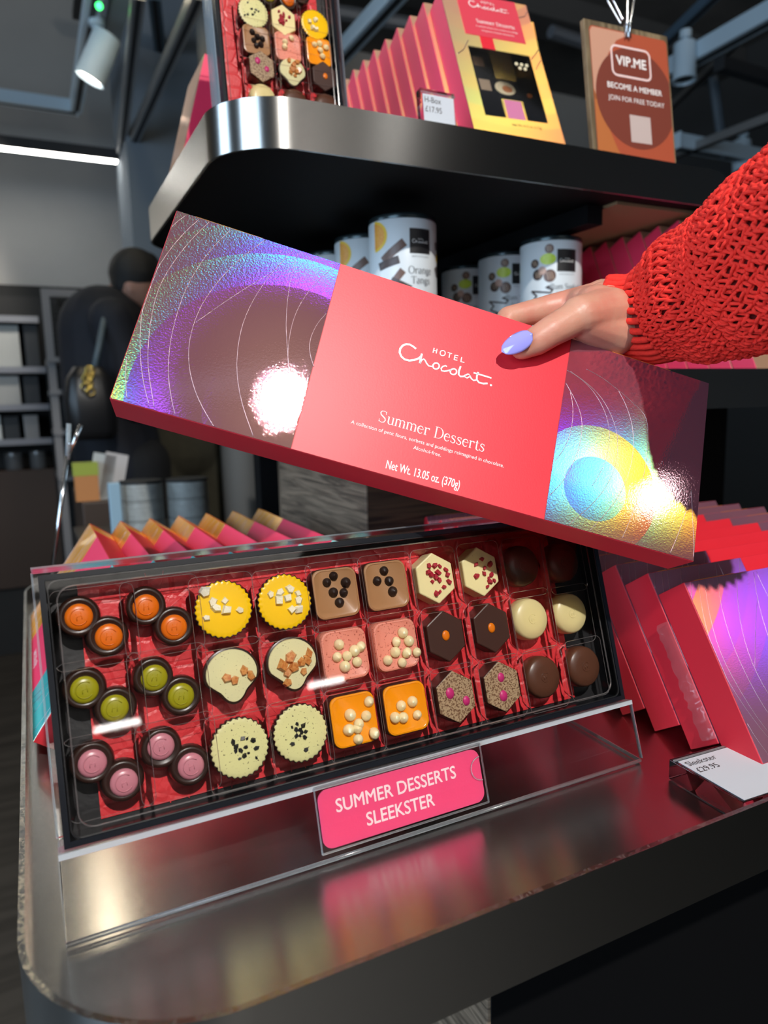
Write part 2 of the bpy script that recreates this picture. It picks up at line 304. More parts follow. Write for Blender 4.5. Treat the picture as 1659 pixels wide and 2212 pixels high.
FOILT = foil('foil_painted_teal', (.06, .30), .12, base=(.40, .60, .60), wt=.006, rough=.19, dcol=(.04, .30, .30))  # same foil with a teal reflection put into the diffuse colour
FOILH = foil('foil_window_box', (.06, .30), .50, ang=-2.49, flip=False, base=(.60, .42, .34), wt=.009, rough=.26, dcol=(.34, .19, .12), an=0,
             lobes=[(.55, (.02, .10, 1)), (.70, (0, .7, .8)), (.84, (.05, 1, .10)), (.97, (1, .75, 0)), (1.10, (1, .30, 0)), (1.24, (1, .03, .03))])
# ------------------------------------------------------------------ room
def struct(name, mb, m, label, cat, **k): return tag(mb.build(name, m, **k), label, cat, kind='structure')
XL, XR, YB, YF, ZC = -2.2, 4.2, 4.3, -7.0, 3.35
struct('floor', MB().box(XL, XR, YF, YB, -.05, 0), FLOORM, 'dark wooden shop floor', 'floor')
struct('ceiling', MB().box(XL, XR, YF, YB, ZC, ZC+.05), CONC, 'dark grey painted ceiling high above the shelves', 'ceiling')
struct('wall_back', MB().box(XL, XR, YB, YB+.06, 0, ZC), WALLM, 'grey plaster back wall above the dark shelving', 'wall')
struct('wall_left', MB().box(XL-.06, XL, YF, YB, 0, ZC), WALLM, 'grey plaster wall on the far left', 'wall')
struct('wall_right', MB().box(XR, XR+.06, YF, YB, 0, ZC), mat('dark_wall', (.05, .05, .05), .9), 'dark wall on the far right', 'wall')
fw = MB().box(XL, XR, YF-.06, YF, 0, ZC)
struct('wall_front', fw, mat('dark_wall2', (.30, .28, .26), .9), 'dark wall behind the viewer', 'wall')
# column and rear partition
struct('trim_1', MB().box(.50, .98, 3.55, 3.95, 0, ZC), mat('blue_grey_wall', (.20, .23, .26), .85), 'blue-grey square column behind the upper shelf', 'column')
struct('trim_2', MB().box(XL, .49, 4.2, YB-.001, 0, 1.86), mat('black_back', (.010, .010, .010), .8), 'black panel behind the wall shelving', 'panel')
# ceiling beams and ducts
for i, (y, z) in enumerate(((2.2, 3.2), (3.3, 3.22), (.9, 3.2))):
    tag(MB().box(XL, XR, y, y+.22, z, ZC-.001).build('beam', mat('beam_paint', (.06, .06, .06), .9), bevel=.01), ['dark ceiling beam nearest the back wall but one', 'dark ceiling beam nearest the back wall', 'dark ceiling beam above the shelves'][i], 'beam', kind='structure')
tag(MB().tube([(-.9, 1.0, 3.08), (-.9, 4.2, 3.08)], .11, 16).build('duct', mat('grey_duct', (.12, .125, .13), .6), smooth=True), 'round grey duct under the ceiling', 'duct')
# --- lighting tracks
def track(a, b, wd, name, label, m, ht=None, group=None, led=None, cap=True):
    a = Vector(a); b = Vector(b); d = (b-a); L_ = d.length; d.normalize(); ht = ht or wd
    y = Vector((0, 0, 1)).cross(d); M = frame(a, d, y)
    t = thing(name, label, 'light track' if not led else 'light', M, group)
    MB().box(0, L_, -wd/2, wd/2, 0, ht).build('rail', m, t, bevel=.002)
    if led: MB().box(.02, L_-.02, -wd*.42, wd*.42, -.004, 0).build('led_diffuser', led, t)
    else: MB().box(0, L_, -wd*.2, wd*.2, -.001, .001).build('slot', DARK, t)
    if cap:
        MB().box(-.012, 0, -wd*.55, wd*.55, -.004, ht+.004).build('end_cap', m, t, bevel=.002)
    return t
def spotlamp(p, aim, label, lit=True, k=1.0, m=None):
    p = Vector(p); d = (Vector(aim)-p).normalized(); M = frame(p, d.orthogonal(), d.cross(d.orthogonal()), d)
    t = thing('track_spotlight', label, 'spotlight', M, 'track spotlights')
    MB().lathe([(.030*k, -.15*k), (.044*k, -.145*k), (.046*k, -.02*k), (.050*k, 0), (.043*k, 0), (.040*k, -.012*k)], 24).build('lamp_head', m or LBLUE, t, smooth=True)
    MB().lathe([(.038*k, -.012*k), (.036*k, -.010*k)], 20).build('lens', emis('lamp_lens', (1, .93, .82), 9 if lit else .15) if lit else DARK, t)
    up = M.inverted().to_3x3()@Vector((0, 0, 1))
    b = MB().tube([tuple(up*.02*k+Vector((0, 0, -.08*k))), tuple(up*.10*k+Vector((0, 0, -.08*k)))], .013*k, 10).build('arm', m or LBLUE, t)
    MB().tube([tuple(up*.085*k+Vector((0, 0, -.08*k))), tuple(up*.115*k+Vector((0, 0, -.08*k)))], .024*k, 12).build('adapter', m or LBLUE, t)
    return t
# white track, corner px (165,248): along X to the left, along Y to the viewer
pc = hz((165, 246), 2.62)
track(pc, pc+np.array([-2.0, 0, 0]), .055, 'light_track', 'pale blue track running left from its corner above the linear lamp', LBLUE)
track(pc, pc+np.array([.0, -2.6, 0]), .055, 'light_track', 'pale blue track coming forward from the corner, carrying the lit spotlight', LBLUE, cap=False)
ps = hz((193, 172), 2.42); spotlamp((ps[0], ps[1], ps[2]), np.array([ps[0]-.42, ps[1]+.15, ps[2]-.88]), 'lit pale spotlight hanging at upper left', k=1.15)
pd = hz((222, 22), 2.66)
tag(MB().box(-.03, .03, -.28, .28, -.02, .07, T(pd[0]+.05, pd[1], pd[2])).build('driver_box', mat('driver', (.30, .36, .40), .5), bevel=.004), 'pale track driver box at the upper left with a green lamp', 'lamp driver')
tag(MB().ball((0, 0, 0), .012, M=T(*hz((214, 13), 2.57))).build('indicator_lamp', emis('green_led', (.05, 1, .2), 4), smooth=True), 'tiny green indicator lamp on the driver box', 'indicator')
# linear led, corner px (266,352)
lc = hz((262, 350), 2.40)
track(lc, lc+np.array([-2.1, 0, 0]), .05, 'linear_lamp', 'long glowing linear lamp at left below the tracks', DARK, .05, led=emis('led_strip', (1, .98, .92), 16))
l2 = hz((430, 0), 2.42); track(lc+np.array([.02, 0, 0]), l2, .04, 'suspended_profile', 'dark slim profile slanting up from the linear lamp to the upper shelf', mat('profile_grey', (.42, .42, .42), .32, .8), .04)
l3 = hz((300, 0), 2.44); track(lc+np.array([.0, 0, .02]), l3, .04, 'suspended_profile', 'dark slim profile rising beside the grey column', mat('profile_grey', (.42, .42, .42), .32, .8), .04)
l4 = hz((333, 0), 2.8); l5 = hz((352, 165), 2.8); track(l5, l4, .05, 'suspended_profile', 'blue-grey profile behind the upper left boxes', mat('profile_blue', (.10, .16, .22), .5), .05)
# tracks in view above the upper shelf
a1 = hz((752, 118), 2.6); b1 = hz((868, -8), 2.6); track(a1+(a1-b1)*1.5, b1+(b1-a1)*.6, .06, 'light_track', 'pale blue track behind the row of pink boxes', LBLUE)
a1 = hz((1440, 172), 2.6); b1 = hz((1700, 30), 2.6); track(a1+(a1-b1)*.5, b1, .07, 'light_track', 'wide pale blue track to the right of the clipboard', LBLUE)
p = hz((1478, 175), 2.52); spotlamp((p[0], p[1], p[2]), (p[0]-.05, p[1]-.1, 0), 'pale unlit spotlight pointing down at right of the clipboard', lit=False)
a1 = hz((1380, 372), 2.3); b1 = hz((1680, 258), 2.3); track(a1, b1, .035, 'suspended_profile', 'slim grey profile just above the right end of the upper shelf', mat('profile_grey2', (.28, .28, .28), .4, .6))
a1 = hz((1425, 112), 2.9); b1 = hz((1552, -8), 2.9); track(a1, b1, .045, 'suspended_profile', 'slim dark blue profile above the clipboard', mat('profile_blue', (.10, .16, .22), .5))
a1 = hz((1440, 246), 2.7); b1 = hz((1600, 92), 2.7); track(a1, b1, .03, 'suspended_profile', 'thin grey profile crossing behind the wide track', mat('profile_grey2', (.28, .28, .28), .4, .6))
a1 = hz((1556, 152), 2.55); b1 = hz((1700, 196), 2.55); track(a1, b1, .045, 'linear_lamp', 'unlit linear lamp at the upper right edge', DARK, .05)
a1 = hz((1460, 322), 2.3); b1 = hz((1700, 365), 2.3); track(a1, b1, .06, 'light_track', 'pale blue track low at the right behind the shelf end', LBLUE)
p = hz((1606, 372), 2.26); spotlamp((p[0], p[1], p[2]), (p[0]-.2, p[1]-.5, 0), 'pale spotlight low at the right behind the shelf end', lit=False)
a1 = hd((1540, 165), 4.0); b1 = hd((1564, 340), 4.0)
tag(MB().tube([a1, b1], .022, 8).build('hanging_rod', mat('rod_blue', (.06, .08, .10), .5), smooth=True), 'dark vertical rod hanging at upper right', 'rod')
a1 = hz((690, 20), 2.9); b1 = hz((930, 60), 2.9); tag(MB().tube([a1, b1], .03, 8).build('ceiling_pipe', mat('pipe_grey', (.22, .23, .25), .5, .5), smooth=True), 'grey pipe under the ceiling behind the pink boxes', 'pipe')
a1 = hz((1190, 68), 2.7); b1 = hz((1262, 92), 2.7); tag(MB().tube([a1, b1+(b1-a1)*.4], .025, 8).build('ceiling_pipe', mat('pipe_grey', (.22, .23, .25), .5, .5), smooth=True), 'grey pipe between the windowed box and the clipboard', 'pipe')
vq = hz((258, 30), 3.1)
vg = thing('ceiling_vent', 'pale louvred vent on the ceiling at upper left', 'vent', T(*vq)); MB().box(-.2, .2, -.14, .14, 0, .03).build('frame', DARK, vg)
for k in range(6): MB().box(-.17, .17, -.115+.04*k, -.093+.04*k, -.006, .0).build('slat', mat('slat_grey', (.35, .34, .32), .6), vg)
# the key lamps themselves (above and behind the viewer)
for (pp, aim, lab) in ((KEY, (.28, .45, 1.22), 'lit spotlight above and behind the viewer'), (KEY2, (.4, .4, 1.2), 'lit spotlight behind the viewer on the right')):
    d = (Vector(aim)-Vector(pp)).normalized(); spotlamp(Vector(pp)-d*.012, aim, lab)
track((-2, KEY[1]-.04, KEY[2]+.16), (3.4, KEY[1]-.04, KEY[2]+.16), .06, 'light_track', 'track above and behind the viewer', LBLUE)
# ------------------------------------------------------------------ display fixture
fx = thing('display_stand', 'tiered shop display with brushed steel shelves on a wooden block', 'display stand', T(.5, .8, 0))
def WP(o): o.matrix_parent_inverse = T(-.5, -.8, 0); return o      # parts given in world coordinates
def outline(x0, x1, y0, y1, r, n=14):
    pts = []
    for (cx, cy, a0, rr) in ((x1-r, y1-r, 0, r), (x0+r, y1-r, 90, r), (x0+r, y0+r, 180, r), (x1-r, y0+r, 270, r)):
        for k in range(n+1):
            a = math.radians(a0+90*k/n); pts.append((cx+rr*math.cos(a), cy+rr*math.sin(a)))
    return pts
def shelf(name, x0, x1, y0, y1, ztop, hgt, rim, r, lab):
    o = outline(x0, x1, y0, y1, r); i = outline(x0+.003, x1-.003, y0+.003, y1-.003, r-.003); n = len(o)
    zb = ztop-hgt; zf = ztop-rim
    s = WP(MB().prism(i, zf-.006, zf).build(name, STEEL, fx, label=lab)); s.matrix_parent_inverse = T(-.5, -.8, 0)
    mb = MB(); vs_ = [(x, y, zb) for x, y in o]+[(x, y, ztop) for x, y in o]+[(x, y, ztop) for x, y in i]+[(x, y, zf-.002) for x, y in i]+[(x, y, zb) for x, y in i]
    fs_ = []
    for k in range(n):
        j = (k+1) % n
        fs_ += [(k, j, n+j, n+k), (n+k, n+j, 2*n+j, 2*n+k), (2*n+k, 2*n+j, 3*n+j, 3*n+k), (j, k, 4*n+k, 4*n+j)]
    mb.add(vs_, fs_); mb.build('rim_band', STEELF, s, smooth=True)
    mb = MB().prism(outline(x0+.0035, x1-.0035, y0+.0035, y1-.0035, r-.0035), zb+.002, zf-.0065); mb.build('underside', BLACK, s)
    return s
ZL, ZM, ZU = .957, 1.229, 1.487          # shelf floors
sl = shelf('lower_shelf', -.026, 1.25, .257, 1.15, .979, .046, .022, .088, 'brushed steel tray shelf')
sm_ = shelf('middle_shelf', .20, 1.35, .600, 1.22, 1.251, .047, .022, .075, 'brushed steel middle shelf')
su = shelf('upper_shelf', .1836, .895, .690, 1.20, 1.509, .046, .022, .075, 'brushed steel upper shelf with rounded corner')
MB().box(.66, .685, .74, 1.17, 1.440, 1.463).build('bracket', BLACK, su)
MB().box(.69, .86, .72, 1.10, 1.461, 1.4648).build('underside_panel', mat('tan_board', (.30, .19, .10), .7), su)
wb = WP(MB().box(.343, .72, .75, 1.07, ZL+.0005, 1.2035).build('wooden_block', OAK, fx, bevel=.002, label='wooden block with grey oak grain'))
MB().box(.3455, .72, .7485, .7498, ZL+.001, 1.203).build('dark_front', OAKD, wb)
pe = WP(MB().box(.286, .95, .42, 1.05, 0, .932).build('pedestal', OAK, fx, bevel=.002))
MB().box(.289, .95, .4185, .4198, .001, .931).build('dark_front', BLACK, pe)  # black sheet on the oak: shade under the shelf put into colour
wfr = MB()
for a_, b_, c_, d_ in ((.90, .96, 1.1, 2.8), (1.74, 1.80, 1.1, 2.8), (.96, 1.74, 1.1, 1.16), (.96, 1.74, 2.74, 2.8), (-2.0, -1.94, .75, 2.75), (-.06, 0, .75, 2.75), (-1.94, -.06, .75, .81), (-1.94, -.06, 2.69, 2.75), (-1.02, -.98, .81, 2.69)): wfr.box(XL, XL+.12, a_, b_, c_, d_)
struct('window_1', wfr, DARK, 'dark framed window in the left wall', 'window')
for x_ in (.22, 1.88):
    pl = thing('pendant_lamp', 'short glowing tube lamp behind the viewer, %s' % ('left' if x_ < 1 else 'right'), 'lamp', T(x_, -5.0, 1.97))
    MB().tube([(0, 0, 0), (.34, 0, 0)], .022, 14).build('glowing_tube', emis('tube_glow', (1, .97, .92), 42), pl, smooth=True)
    for e_ in (-.02, .33): MB().tube([(e_, 0, 0), (e_+.03, 0, 0)], .026, 14).build('end_cap', DARK, pl)
    for e_ in (.03, .31): MB().tube([(e_, 0, .02), (e_, 0, ZC-1.971)], .003, 6).build('wire', DARK, pl)
for x_, l_ in ((.10, 'left'), (.52, 'right')): track((x_, 1.75, 2.62), (x_, 2.75, 2.62), .07, 'linear_lamp', 'warm linear lamp above the frame over the aisle, %s' % l_, DARK, .05, led=emis('led_strip_warm', (1, .86, .62), 14))
WP(MB().box(.74, 1.24, .98, 1.0, ZL+.0005, 1.2035).build('back_panel', BLACK, fx))
WP(MB().box(.30, 1.3, 1.17, 1.19, 1.2295, 1.4625).build('upper_back_panel', BLACK, fx))
for x in (.33, 1.1): WP(MB().box(x, x+.03, 1.13, 1.165, ZL+.0005, 1.2035).build('post', BLACK, fx))
# ------------------------------------------------------------------ logo and serif lettering
def logo_mb(scale, cx, cy, z, M=None):
    mb = MB()
    for pts, hw in LOGO: mb.ribbon([(cx+a*1e-4*scale, cy+b*1e-4*scale) for a, b in pts], hw*1e-4*scale*1.05, z, M)
    return mb
def arcp(cx, cy, rx, ry, a0, a1, n=12): return [(cx+rx*math.cos(math.radians(a0+(a1-a0)*i/n)), cy+ry*math.sin(math.radians(a0+(a1-a0)*i/n))) for i in range(n+1)]
TH, TN = .042, .015
def G():
    V = lambda x, y0, y1: ([(x, y0), (x, y1)], TH); H = lambda x0, x1, y: ([(x0, y), (x1, y)], TN)
    sw = lambda pts, f: (pts, [TN+(TH-TN)*f(i/(len(pts)-1)) for i in range(len(pts))])
    mid = lambda t: math.sin(math.pi*t)
    X = .46
    g = {}
    g['S'] = ([sw([(.40, .60), (.36, .67), (.25, .70), (.13, .67), (.07, .56), (.12, .44), (.25, .36), (.37, .28), (.42, .17), (.36, .04), (.23, -.01), (.12, .02), (.06, .10)], lambda t: mid(t)**2), ([(.40, .70), (.40, .52)], TN), ([(.06, 0), (.06, .18)], TN)], .50)
    g['u'] = ([V(.10, .12, X), sw(arcp(.22, .13, .12, .13, 180, 330), lambda t: 1-t), V(.36, 0, X), H(.02, .10, X-.01), H(.28, .36, X-.01), H(.36, .44, .012)], .46)
    g['n'] = ([V(.10, 0, X), sw(arcp(.23, .32, .13, .135, 160, 10), lambda t: t), V(.36, 0, .32), H(.02, .10, X-.01), H(.03, .17, .012), H(.29, .43, .012)], .46)
    g['m'] = ([V(.10, 0, X), sw(arcp(.22, .32, .12, .135, 160, 10), lambda t: t), V(.34, 0, .32), sw(arcp(.46, .32, .12, .135, 160, 10), lambda t: t), V(.58, 0, .32), H(.02, .10, X-.01), H(.03, .17, .012), H(.27, .41, .012), H(.51, .65, .012)], .68)
    g['e'] = ([sw(arcp(.21, .225, .16, .225, 10, 320, 18), lambda t: mid(t)**1.5), H(.06, .37, .26)], .41)
    g['r'] = ([V(.10, 0, X), sw(arcp(.24, .30, .13, .15, 150, 50), lambda t: t), ([(.31, .41), (.315, .36)], TH*.8), H(.02, .10, X-.01), H(.03, .19, .012)], .36)
    g['D'] = ([V(.13, 0, .70), H(.04, .28, .688), H(.04, .28, .012), sw(arcp(.26, .35, .29, .34, 90, -90, 18), lambda t: mid(t)**2)], .62)
    g['s'] = ([sw([(.28, .37), (.24, .44), (.17, .46), (.09, .42), (.07, .34), (.12, .28), (.20, .24), (.28, .17), (.29, .09), (.24, .01), (.16, -.01), (.09, .03), (.05, .09)], lambda t: mid(t)**2), ([(.28, .46), (.28, .33)], TN*.9), ([(.05, 0), (.05, .13)], TN*.9)], .36)
    g['t'] = ([V(.13, .08, .58), sw(arcp(.22, .09, .09, .10, 180, 320), lambda t: 1-t), H(.03, .26, X-.012)], .30)
    g['O'] = ([sw(arcp(.33, .35, .28, .355, 90, 270, 16), lambda t: mid(t)**1.5), sw(arcp(.33, .35, .28, .355, 90, -90, 16), lambda t: mid(t)**1.5)], .68)
    g['o'] = ([sw(arcp(.21, .225, .16, .23, 90, 270, 14), lambda t: mid(t)**1.5), sw(arcp(.21, .225, .16, .23, 90, -90, 14), lambda t: mid(t)**1.5)], .43)
    g['a'] = ([V(.31, .06, .34), sw(arcp(.19, .33, .12, .13, 0, 150), lambda t: 1-t), sw(arcp(.18, .125, .12, .13, 70, 330, 14), lambda t: mid(t)), H(.31, .39, .012)], .42)
    g['g'] = ([sw(arcp(.19, .31, .13, .14, 0, 360, 18), lambda t: abs(math.cos(2*math.pi*t))), sw([(.10, .20), (.07, .12), (.14, .06), (.30, .05), (.36, -.04), (.30, -.14), (.17, -.17), (.06, -.12), (.06, -.04), (.13, .05)], mid), H(.28, .40, .43)], .42)
    g['T'] = ([V(.28, 0, .69), H(.03, .53, .688), ([(.04, .69), (.04, .55)], TN), ([(.52, .69), (.52, .55)], TN), H(.19, .37, .012)], .56)
    g['R'] = ([V(.13, 0, .70), H(.04, .30, .688), H(.13, .30, .36), sw(arcp(.28, .525, .19, .165, 90, -90, 12), mid), ([(.30, .36), (.38, .20), (.46, .03), (.54, .012)], TH*.8), H(.04, .22, .012)], .58)
    g['k'] = ([V(.10, 0, .70), ([(.12, .20), (.34, .44)], TN), ([(.18, .26), (.36, .01)], TH*.8), H(.26, .42, .45), H(.03, .17, .012), H(.28, .44, .012)], .46)
    g['d'] = ([V(.34, 0, .70), sw(arcp(.20, .225, .14, .23, 60, 300, 16), mid), H(.26, .34, .69), H(.34, .42, .012)], .45)
    g['l'] = ([V(.10, 0, .70), H(.03, .10, .69), H(.03, .17, .012)], .21)
    g[' '] = ([], .24)
    return g
GL = G()
def serif(body, size, cx, cy, z, M=None, bold=1.0):
    wd = sum(GL[c][1] for c in body)*size; x = cx-wd/2; mb = MB()
    for c in body:
        st, adv = GL[c]
        for pts, hw in st:
            h = [q*size*bold for q in hw] if isinstance(hw, list) else hw*size*bold
            mb.ribbon([(x+a*size, cy+b*size-.3*size) for a, b in pts], h, z, M)
        x += adv*size
    return mb
# ------------------------------------------------------------------ gift boxes
BW, BH, BD = .375, .1316, .028
def sleekster(name, label, M, group=None, detail=0, mfoil=None, mfoil2=None, mface=None):
    """long gift box: x along its length, y up its face, z out of the face; origin at the lower left of the face"""
    t = thing(name, label, 'gift box', M, group)
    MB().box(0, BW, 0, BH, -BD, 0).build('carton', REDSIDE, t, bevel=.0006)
    mf = mface or RED
    MB().box(.1062, .2686, .0004, BH-.0004, 0, .0003).build('label_panel', mf, t)
    fl = MB().box(.0005, .1058, .0005, BH-.0005, 0, .0004).build('foil_panel', mfoil or FOILB, t)
    fr = MB().box(.2690, BW-.0005, .0005, BH-.0005, 0, .0004).build('foil_panel', mfoil2 or FOILB, t)
    m1 = MB(); m2 = MB()
    for A, mm in ((ARCL, m1), (ARCR, m2)):
        for pts in A:
            q = [(a*1e-4, BH-b*1e-4) for a, b in pts]
            # smooth the traced crease
            for _ in range(2 if detail else 1):
                r_ = [q[0]]
                for i in range(len(q)-1): r_ += [(.75*q[i][0]+.25*q[i+1][0], .75*q[i][1]+.25*q[i+1][1]), (.25*q[i][0]+.75*q[i+1][0], .25*q[i][1]+.75*q[i+1][1])]
                q = r_+[q[-1]]
            mm.tube([(min(max(x, .001), BW-.001), min(max(y, .001), BH-.001), .00040) for x, y in q], .00019, 5)
    cm = mat('foil_crease', (.50, .38, .42), .42, 1)
    m1.build('embossed_line', cm, fl, smooth='all'); m2.build('embossed_line', cm, fr, smooth='all')
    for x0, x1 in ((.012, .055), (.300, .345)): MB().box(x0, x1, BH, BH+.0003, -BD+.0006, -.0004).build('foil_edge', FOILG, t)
    logo_mb(1.0, .1877, BH-.04585, .0005).build('logo', WHITE, t)
    serif('Summer Desserts', .0108, .1876, BH-.0955, .0005, bold=.9).build('title', WHITE, t)
    if detail:
        text('description', 'A collection of petit fours, sorbets and puddings reimagined in chocolate.', .00345, WHITE, t, .1868, BH-.1042, .0005, sx=.98, bold=.002)
        text('description', 'Alcohol-free.', .00345, WHITE, t, .1868, BH-.1090, .0005, bold=.002)
    text('net_weight', 'Net Wt. 13.05 oz. (370g)', .0078, WHITE, t, .1874, BH-.1247, .0005, bold=.012, sx=.60)
    return t
TLb = np.array([.094, .4749, 1.3417]); AX = unit([.8999, -.3146, -.3019]); DN = unit([-.3937, -.2799, -.8756]); NB = unit(np.cross(AX, DN))  # NB points away from viewer
MHELD = frame(TLb+DN*BH, AX, -DN)
held = sleekster('gift_box', 'long red and rainbow-foil gift box held up in the hand', MHELD, detail=1, mfoil=FOILL, mfoil2=FOILR)
MB().box(-.0006, 0, .002, .030, -BD, -.0035).build('end_flap', RED, held)
ORDN = ['nearest', 'second', 'third', 'fourth', 'fifth', 'sixth', 'seventh', 'eighth', 'ninth', 'tenth', 'eleventh', 'twelfth']
# right of the display tray: leaning back, faces to the viewer
th = math.radians(32.5); base = None
for k in range(12):
    M = frame((.4235-.0003*k, .318+.0345*k-BD*math.cos(th), ZL+.0006+BD*math.sin(th)), (1, 0, 0), (0, math.sin(th), math.cos(th)))
    lab = 'leaning foil-faced gift box on the lower right shelf, '+ORDN[k]+(' from the front' if k else ' the viewer beside the price block')
    if base is None: base = sleekster('gift_box', lab, M, 'gift boxes leaning at the right of the lower shelf')
    else: copytree(base, M, lab)
fm = MB()
wrinkle = [(0, .008+.118*i/16+.0, -BD*(.12+.25*rnd.random())) for i in range(17)]
# torn cellophane on the second box
M2 = frame((.4235-.0003, .318+.0345-BD*math.cos(th), ZL+.0006+BD*math.sin(th)), (1, 0, 0), (0, math.sin(th), math.cos(th)))
rings = [[(-.0008-.0022*rnd.random(), y, -.012+.0014*rnd.uniform(-1, 1)), (-.0008-.0025*rnd.random(), y, -.004+.001*rnd.uniform(-1, 1)), (-.0006, y, .0012)] for y in np.linspace(.004, .092, 26)]
cw = MB().loft(rings, (False, False), M2, closed=False).build('cellophane', clear('cellophane', (.97, .95, .96), .05, 1, .05), smooth='all')
tag(cw, 'loose wrinkled clear wrap between two leaning boxes beside the price block', 'wrapper')
# left of the display tray: faces to the left aisle, leaning right
tl = math.radians(35); base2 = None
for k in range(7):
    M = frame((+.0045+.0360*k-BD*math.cos(tl), .575+BW, ZL+.0006+BD*math.sin(tl)), (0, -1, 0), (math.sin(tl), 0, math.cos(tl)))
    lab = 'red gift box leaning behind the display tray on the left, '+['outermost at the shelf edge', 'second from the shelf edge', 'third from the shelf edge', 'middle of the seven', 'fifth from the shelf edge', 'sixth from the shelf edge', 'innermost beside the wooden block'][k]
    if base2 is None: base2 = sleekster('gift_box', lab, M, 'gift boxes leaning at the left of the lower shelf', mfoil=FOILG, mfoil2=FOILT, mface=PINK)  # red label faces in pink: the light's tint put into their colour
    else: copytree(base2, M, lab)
# ------------------------------------------------------------------ windowed boxes
HW, HH, HD = .122, .238, .030
def hbox(name, label, M, group, full=False):
    t = thing(name, label, 'gift box', M, group)
    MB().box(0, HW, 0, HH, -HD, -.0006).build('carton', PINK, t, bevel=.0006)
    if not full:
        MB().box(.0005, HW-.0005, .0005, HH-.0005, -.0006, 0).build('foil_face', FOILH, t); return t
    V = lambda v: .038+(HH-.038)*(1-v)           # 0 top .. 1 at the visible bottom
    l0, l1, r0, r1 = .16*HW, .39*HW, .63*HW, .86*HW; a, b, c, d = V(.42), V(.64), V(.79), V(.93)
    f = MB(); z0, z1 = -.0006, .0004
    for x0, x1, y0, y1 in ((0, HW, a, HH), (0, HW, 0, d), (0, l0, d, a), (r1, HW, d, a), (l1, r0, b, a), (l1, r0, d, c)): f.box(x0, x1, y0, y1, z0, z1)
    f.build('foil_face', FOILH, t)
    MB().add([(l0, d, -.0004), (r1, d, -.0004), (r1, a, -.0004), (l0, a, -.0004)], [(0, 1, 2, 3)]).build('window_backing', BLACKG, t)
    MB().box(.17*HW, .86*HW, V(.33), HH, .0004, .0009).build('label_panel', mat('coral_label', (.70, .05, .08), .5), t)
    MB().box(l1-.008, l1+.010, a, V(.33), .0004, .0006).build('red_strip', RED, t)
    MB().box(l1+.003, r0-.003, d, c-.001, .0004, .0006).build('pink_strip', mat('pale_pink_foil', (.75, .30, .50), .35, .3), t)
    mb = MB()
    for s_, q in ((1, [(.02, .5), (.10, .46), (.18, .38)]), (1, [(.86, .12), (.94, .10), (1., .05)]), (1, [(.87, .45), (.94, .40), (1., .36)]), (1, [(.90, .52), (.95, .47), (1., .44)])):
        mb.tube([(min(x, .995)*HW, V(v), .0005) for x, v in q], .0006, 5)
    mb.build('embossed_line', mat('foil_crease', (.8, .74, .74), .22, 1), t)
    logo_mb(.86, .52*HW, V(.075), .0011).build('logo', WHITE, t)
    serif('Summer Desserts', .0083, .55*HW, V(.215), .0011, bold=1.1).build('title', WHITE, t)
    text('description', 'A collection of petit fours, sorbets and puddings', .0030, WHITE, t, .55*HW, V(.255), .0011)
    text('description', 'reimagined in chocolate. Alcohol-free.', .0030, WHITE, t, .55*HW, V(.285), .0011)
    text('net_weight', 'Net Wt. 4.12 oz. (117g)', .0052, INK, t, .60*HW, V(.975), .0006, bold=.01, sx=.8)
    # the sweets seen through the window
    wl = mat('window_cream', (.70, .62, .42), .5); ca = mat('window_caramel', (.45, .16, .05), .5)
    MB().prism(ell(.014, .010, 20, .47*HW, V(.705)), -.0004, .0001).build('sweet', wl, t)
    MB().prism(ell(.007, .005, 14, .49*HW, V(.71)), .0001, .0003).build('sweet', ca, t)
    MB().box(.66*HW, .83*HW, V(.60), V(.52), -.0004, .0001).build('sweet', mat('mango_window', (.80, .36, .02), .5), t)
    for q in range(5): MB().ball(((.68+.03*q)*HW, V(.50+.03*(q % 2)), .0002), .0026, sc=(1, 1, .3)).build('sweet', wl, t)
    MB().prism(ell(.0035, .0035, 14, .74*HW, V(.73)), -.0004, .0001).build('sweet', mat('orange_window', (.75, .20, .02), .5), t)
    MB().box(.18*HW, .30*HW, V(.56), V(.49), -.0004, .0001).build('sweet', mat('coffee_window', (.30, .18, .10), .5), t)
    MB().box(.19*HW, .31*HW, V(.74), V(.66), -.0004, .0001).build('sweet', mat('speck_window', (.34, .26, .18), .5), t)
    MB().box(l0, r1, d, a, .0005, .0007).build('window_pane', FILM, t)
    return t
ya = math.radians(-5); ht = math.radians(24.5)
hx = Vector((math.cos(ya), math.sin(ya), 0)); hn = Vector((math.sin(ya), -math.cos(ya), 0)); hyv = (Vector((0, 0, 1))*math.cos(ht)-hn*math.sin(ht))
HB = Vector((.4850, .7225, ZU+.013))
hbox('windowed_gift_box', 'gift box with an H-shaped window standing on the upper shelf', frame(HB, hx, hyv), None, True)
bh = None
for k in range(9):
    o = HB+Vector((-.003-.0012*k, .0345+.0335*k, 0)); M = frame(o, hx, hyv)
    lab = 'pink-sided gift box in the row on the upper shelf, '+ORDN[k]+' behind the windowed box'
    if bh is None: bh = hbox('pink_gift_box', lab, M, 'pink boxes in a row on the upper shelf')
    else: copytree(bh, M, lab)
o = HB+Vector((.055, .075, -.0)); copytree(bh, frame(o, (math.cos(-.1), math.sin(-.1), 0), (0, .30, .954)), 'red-sided gift box peeking out right of the windowed box')['group'] = 'odd box beside the clipboard'
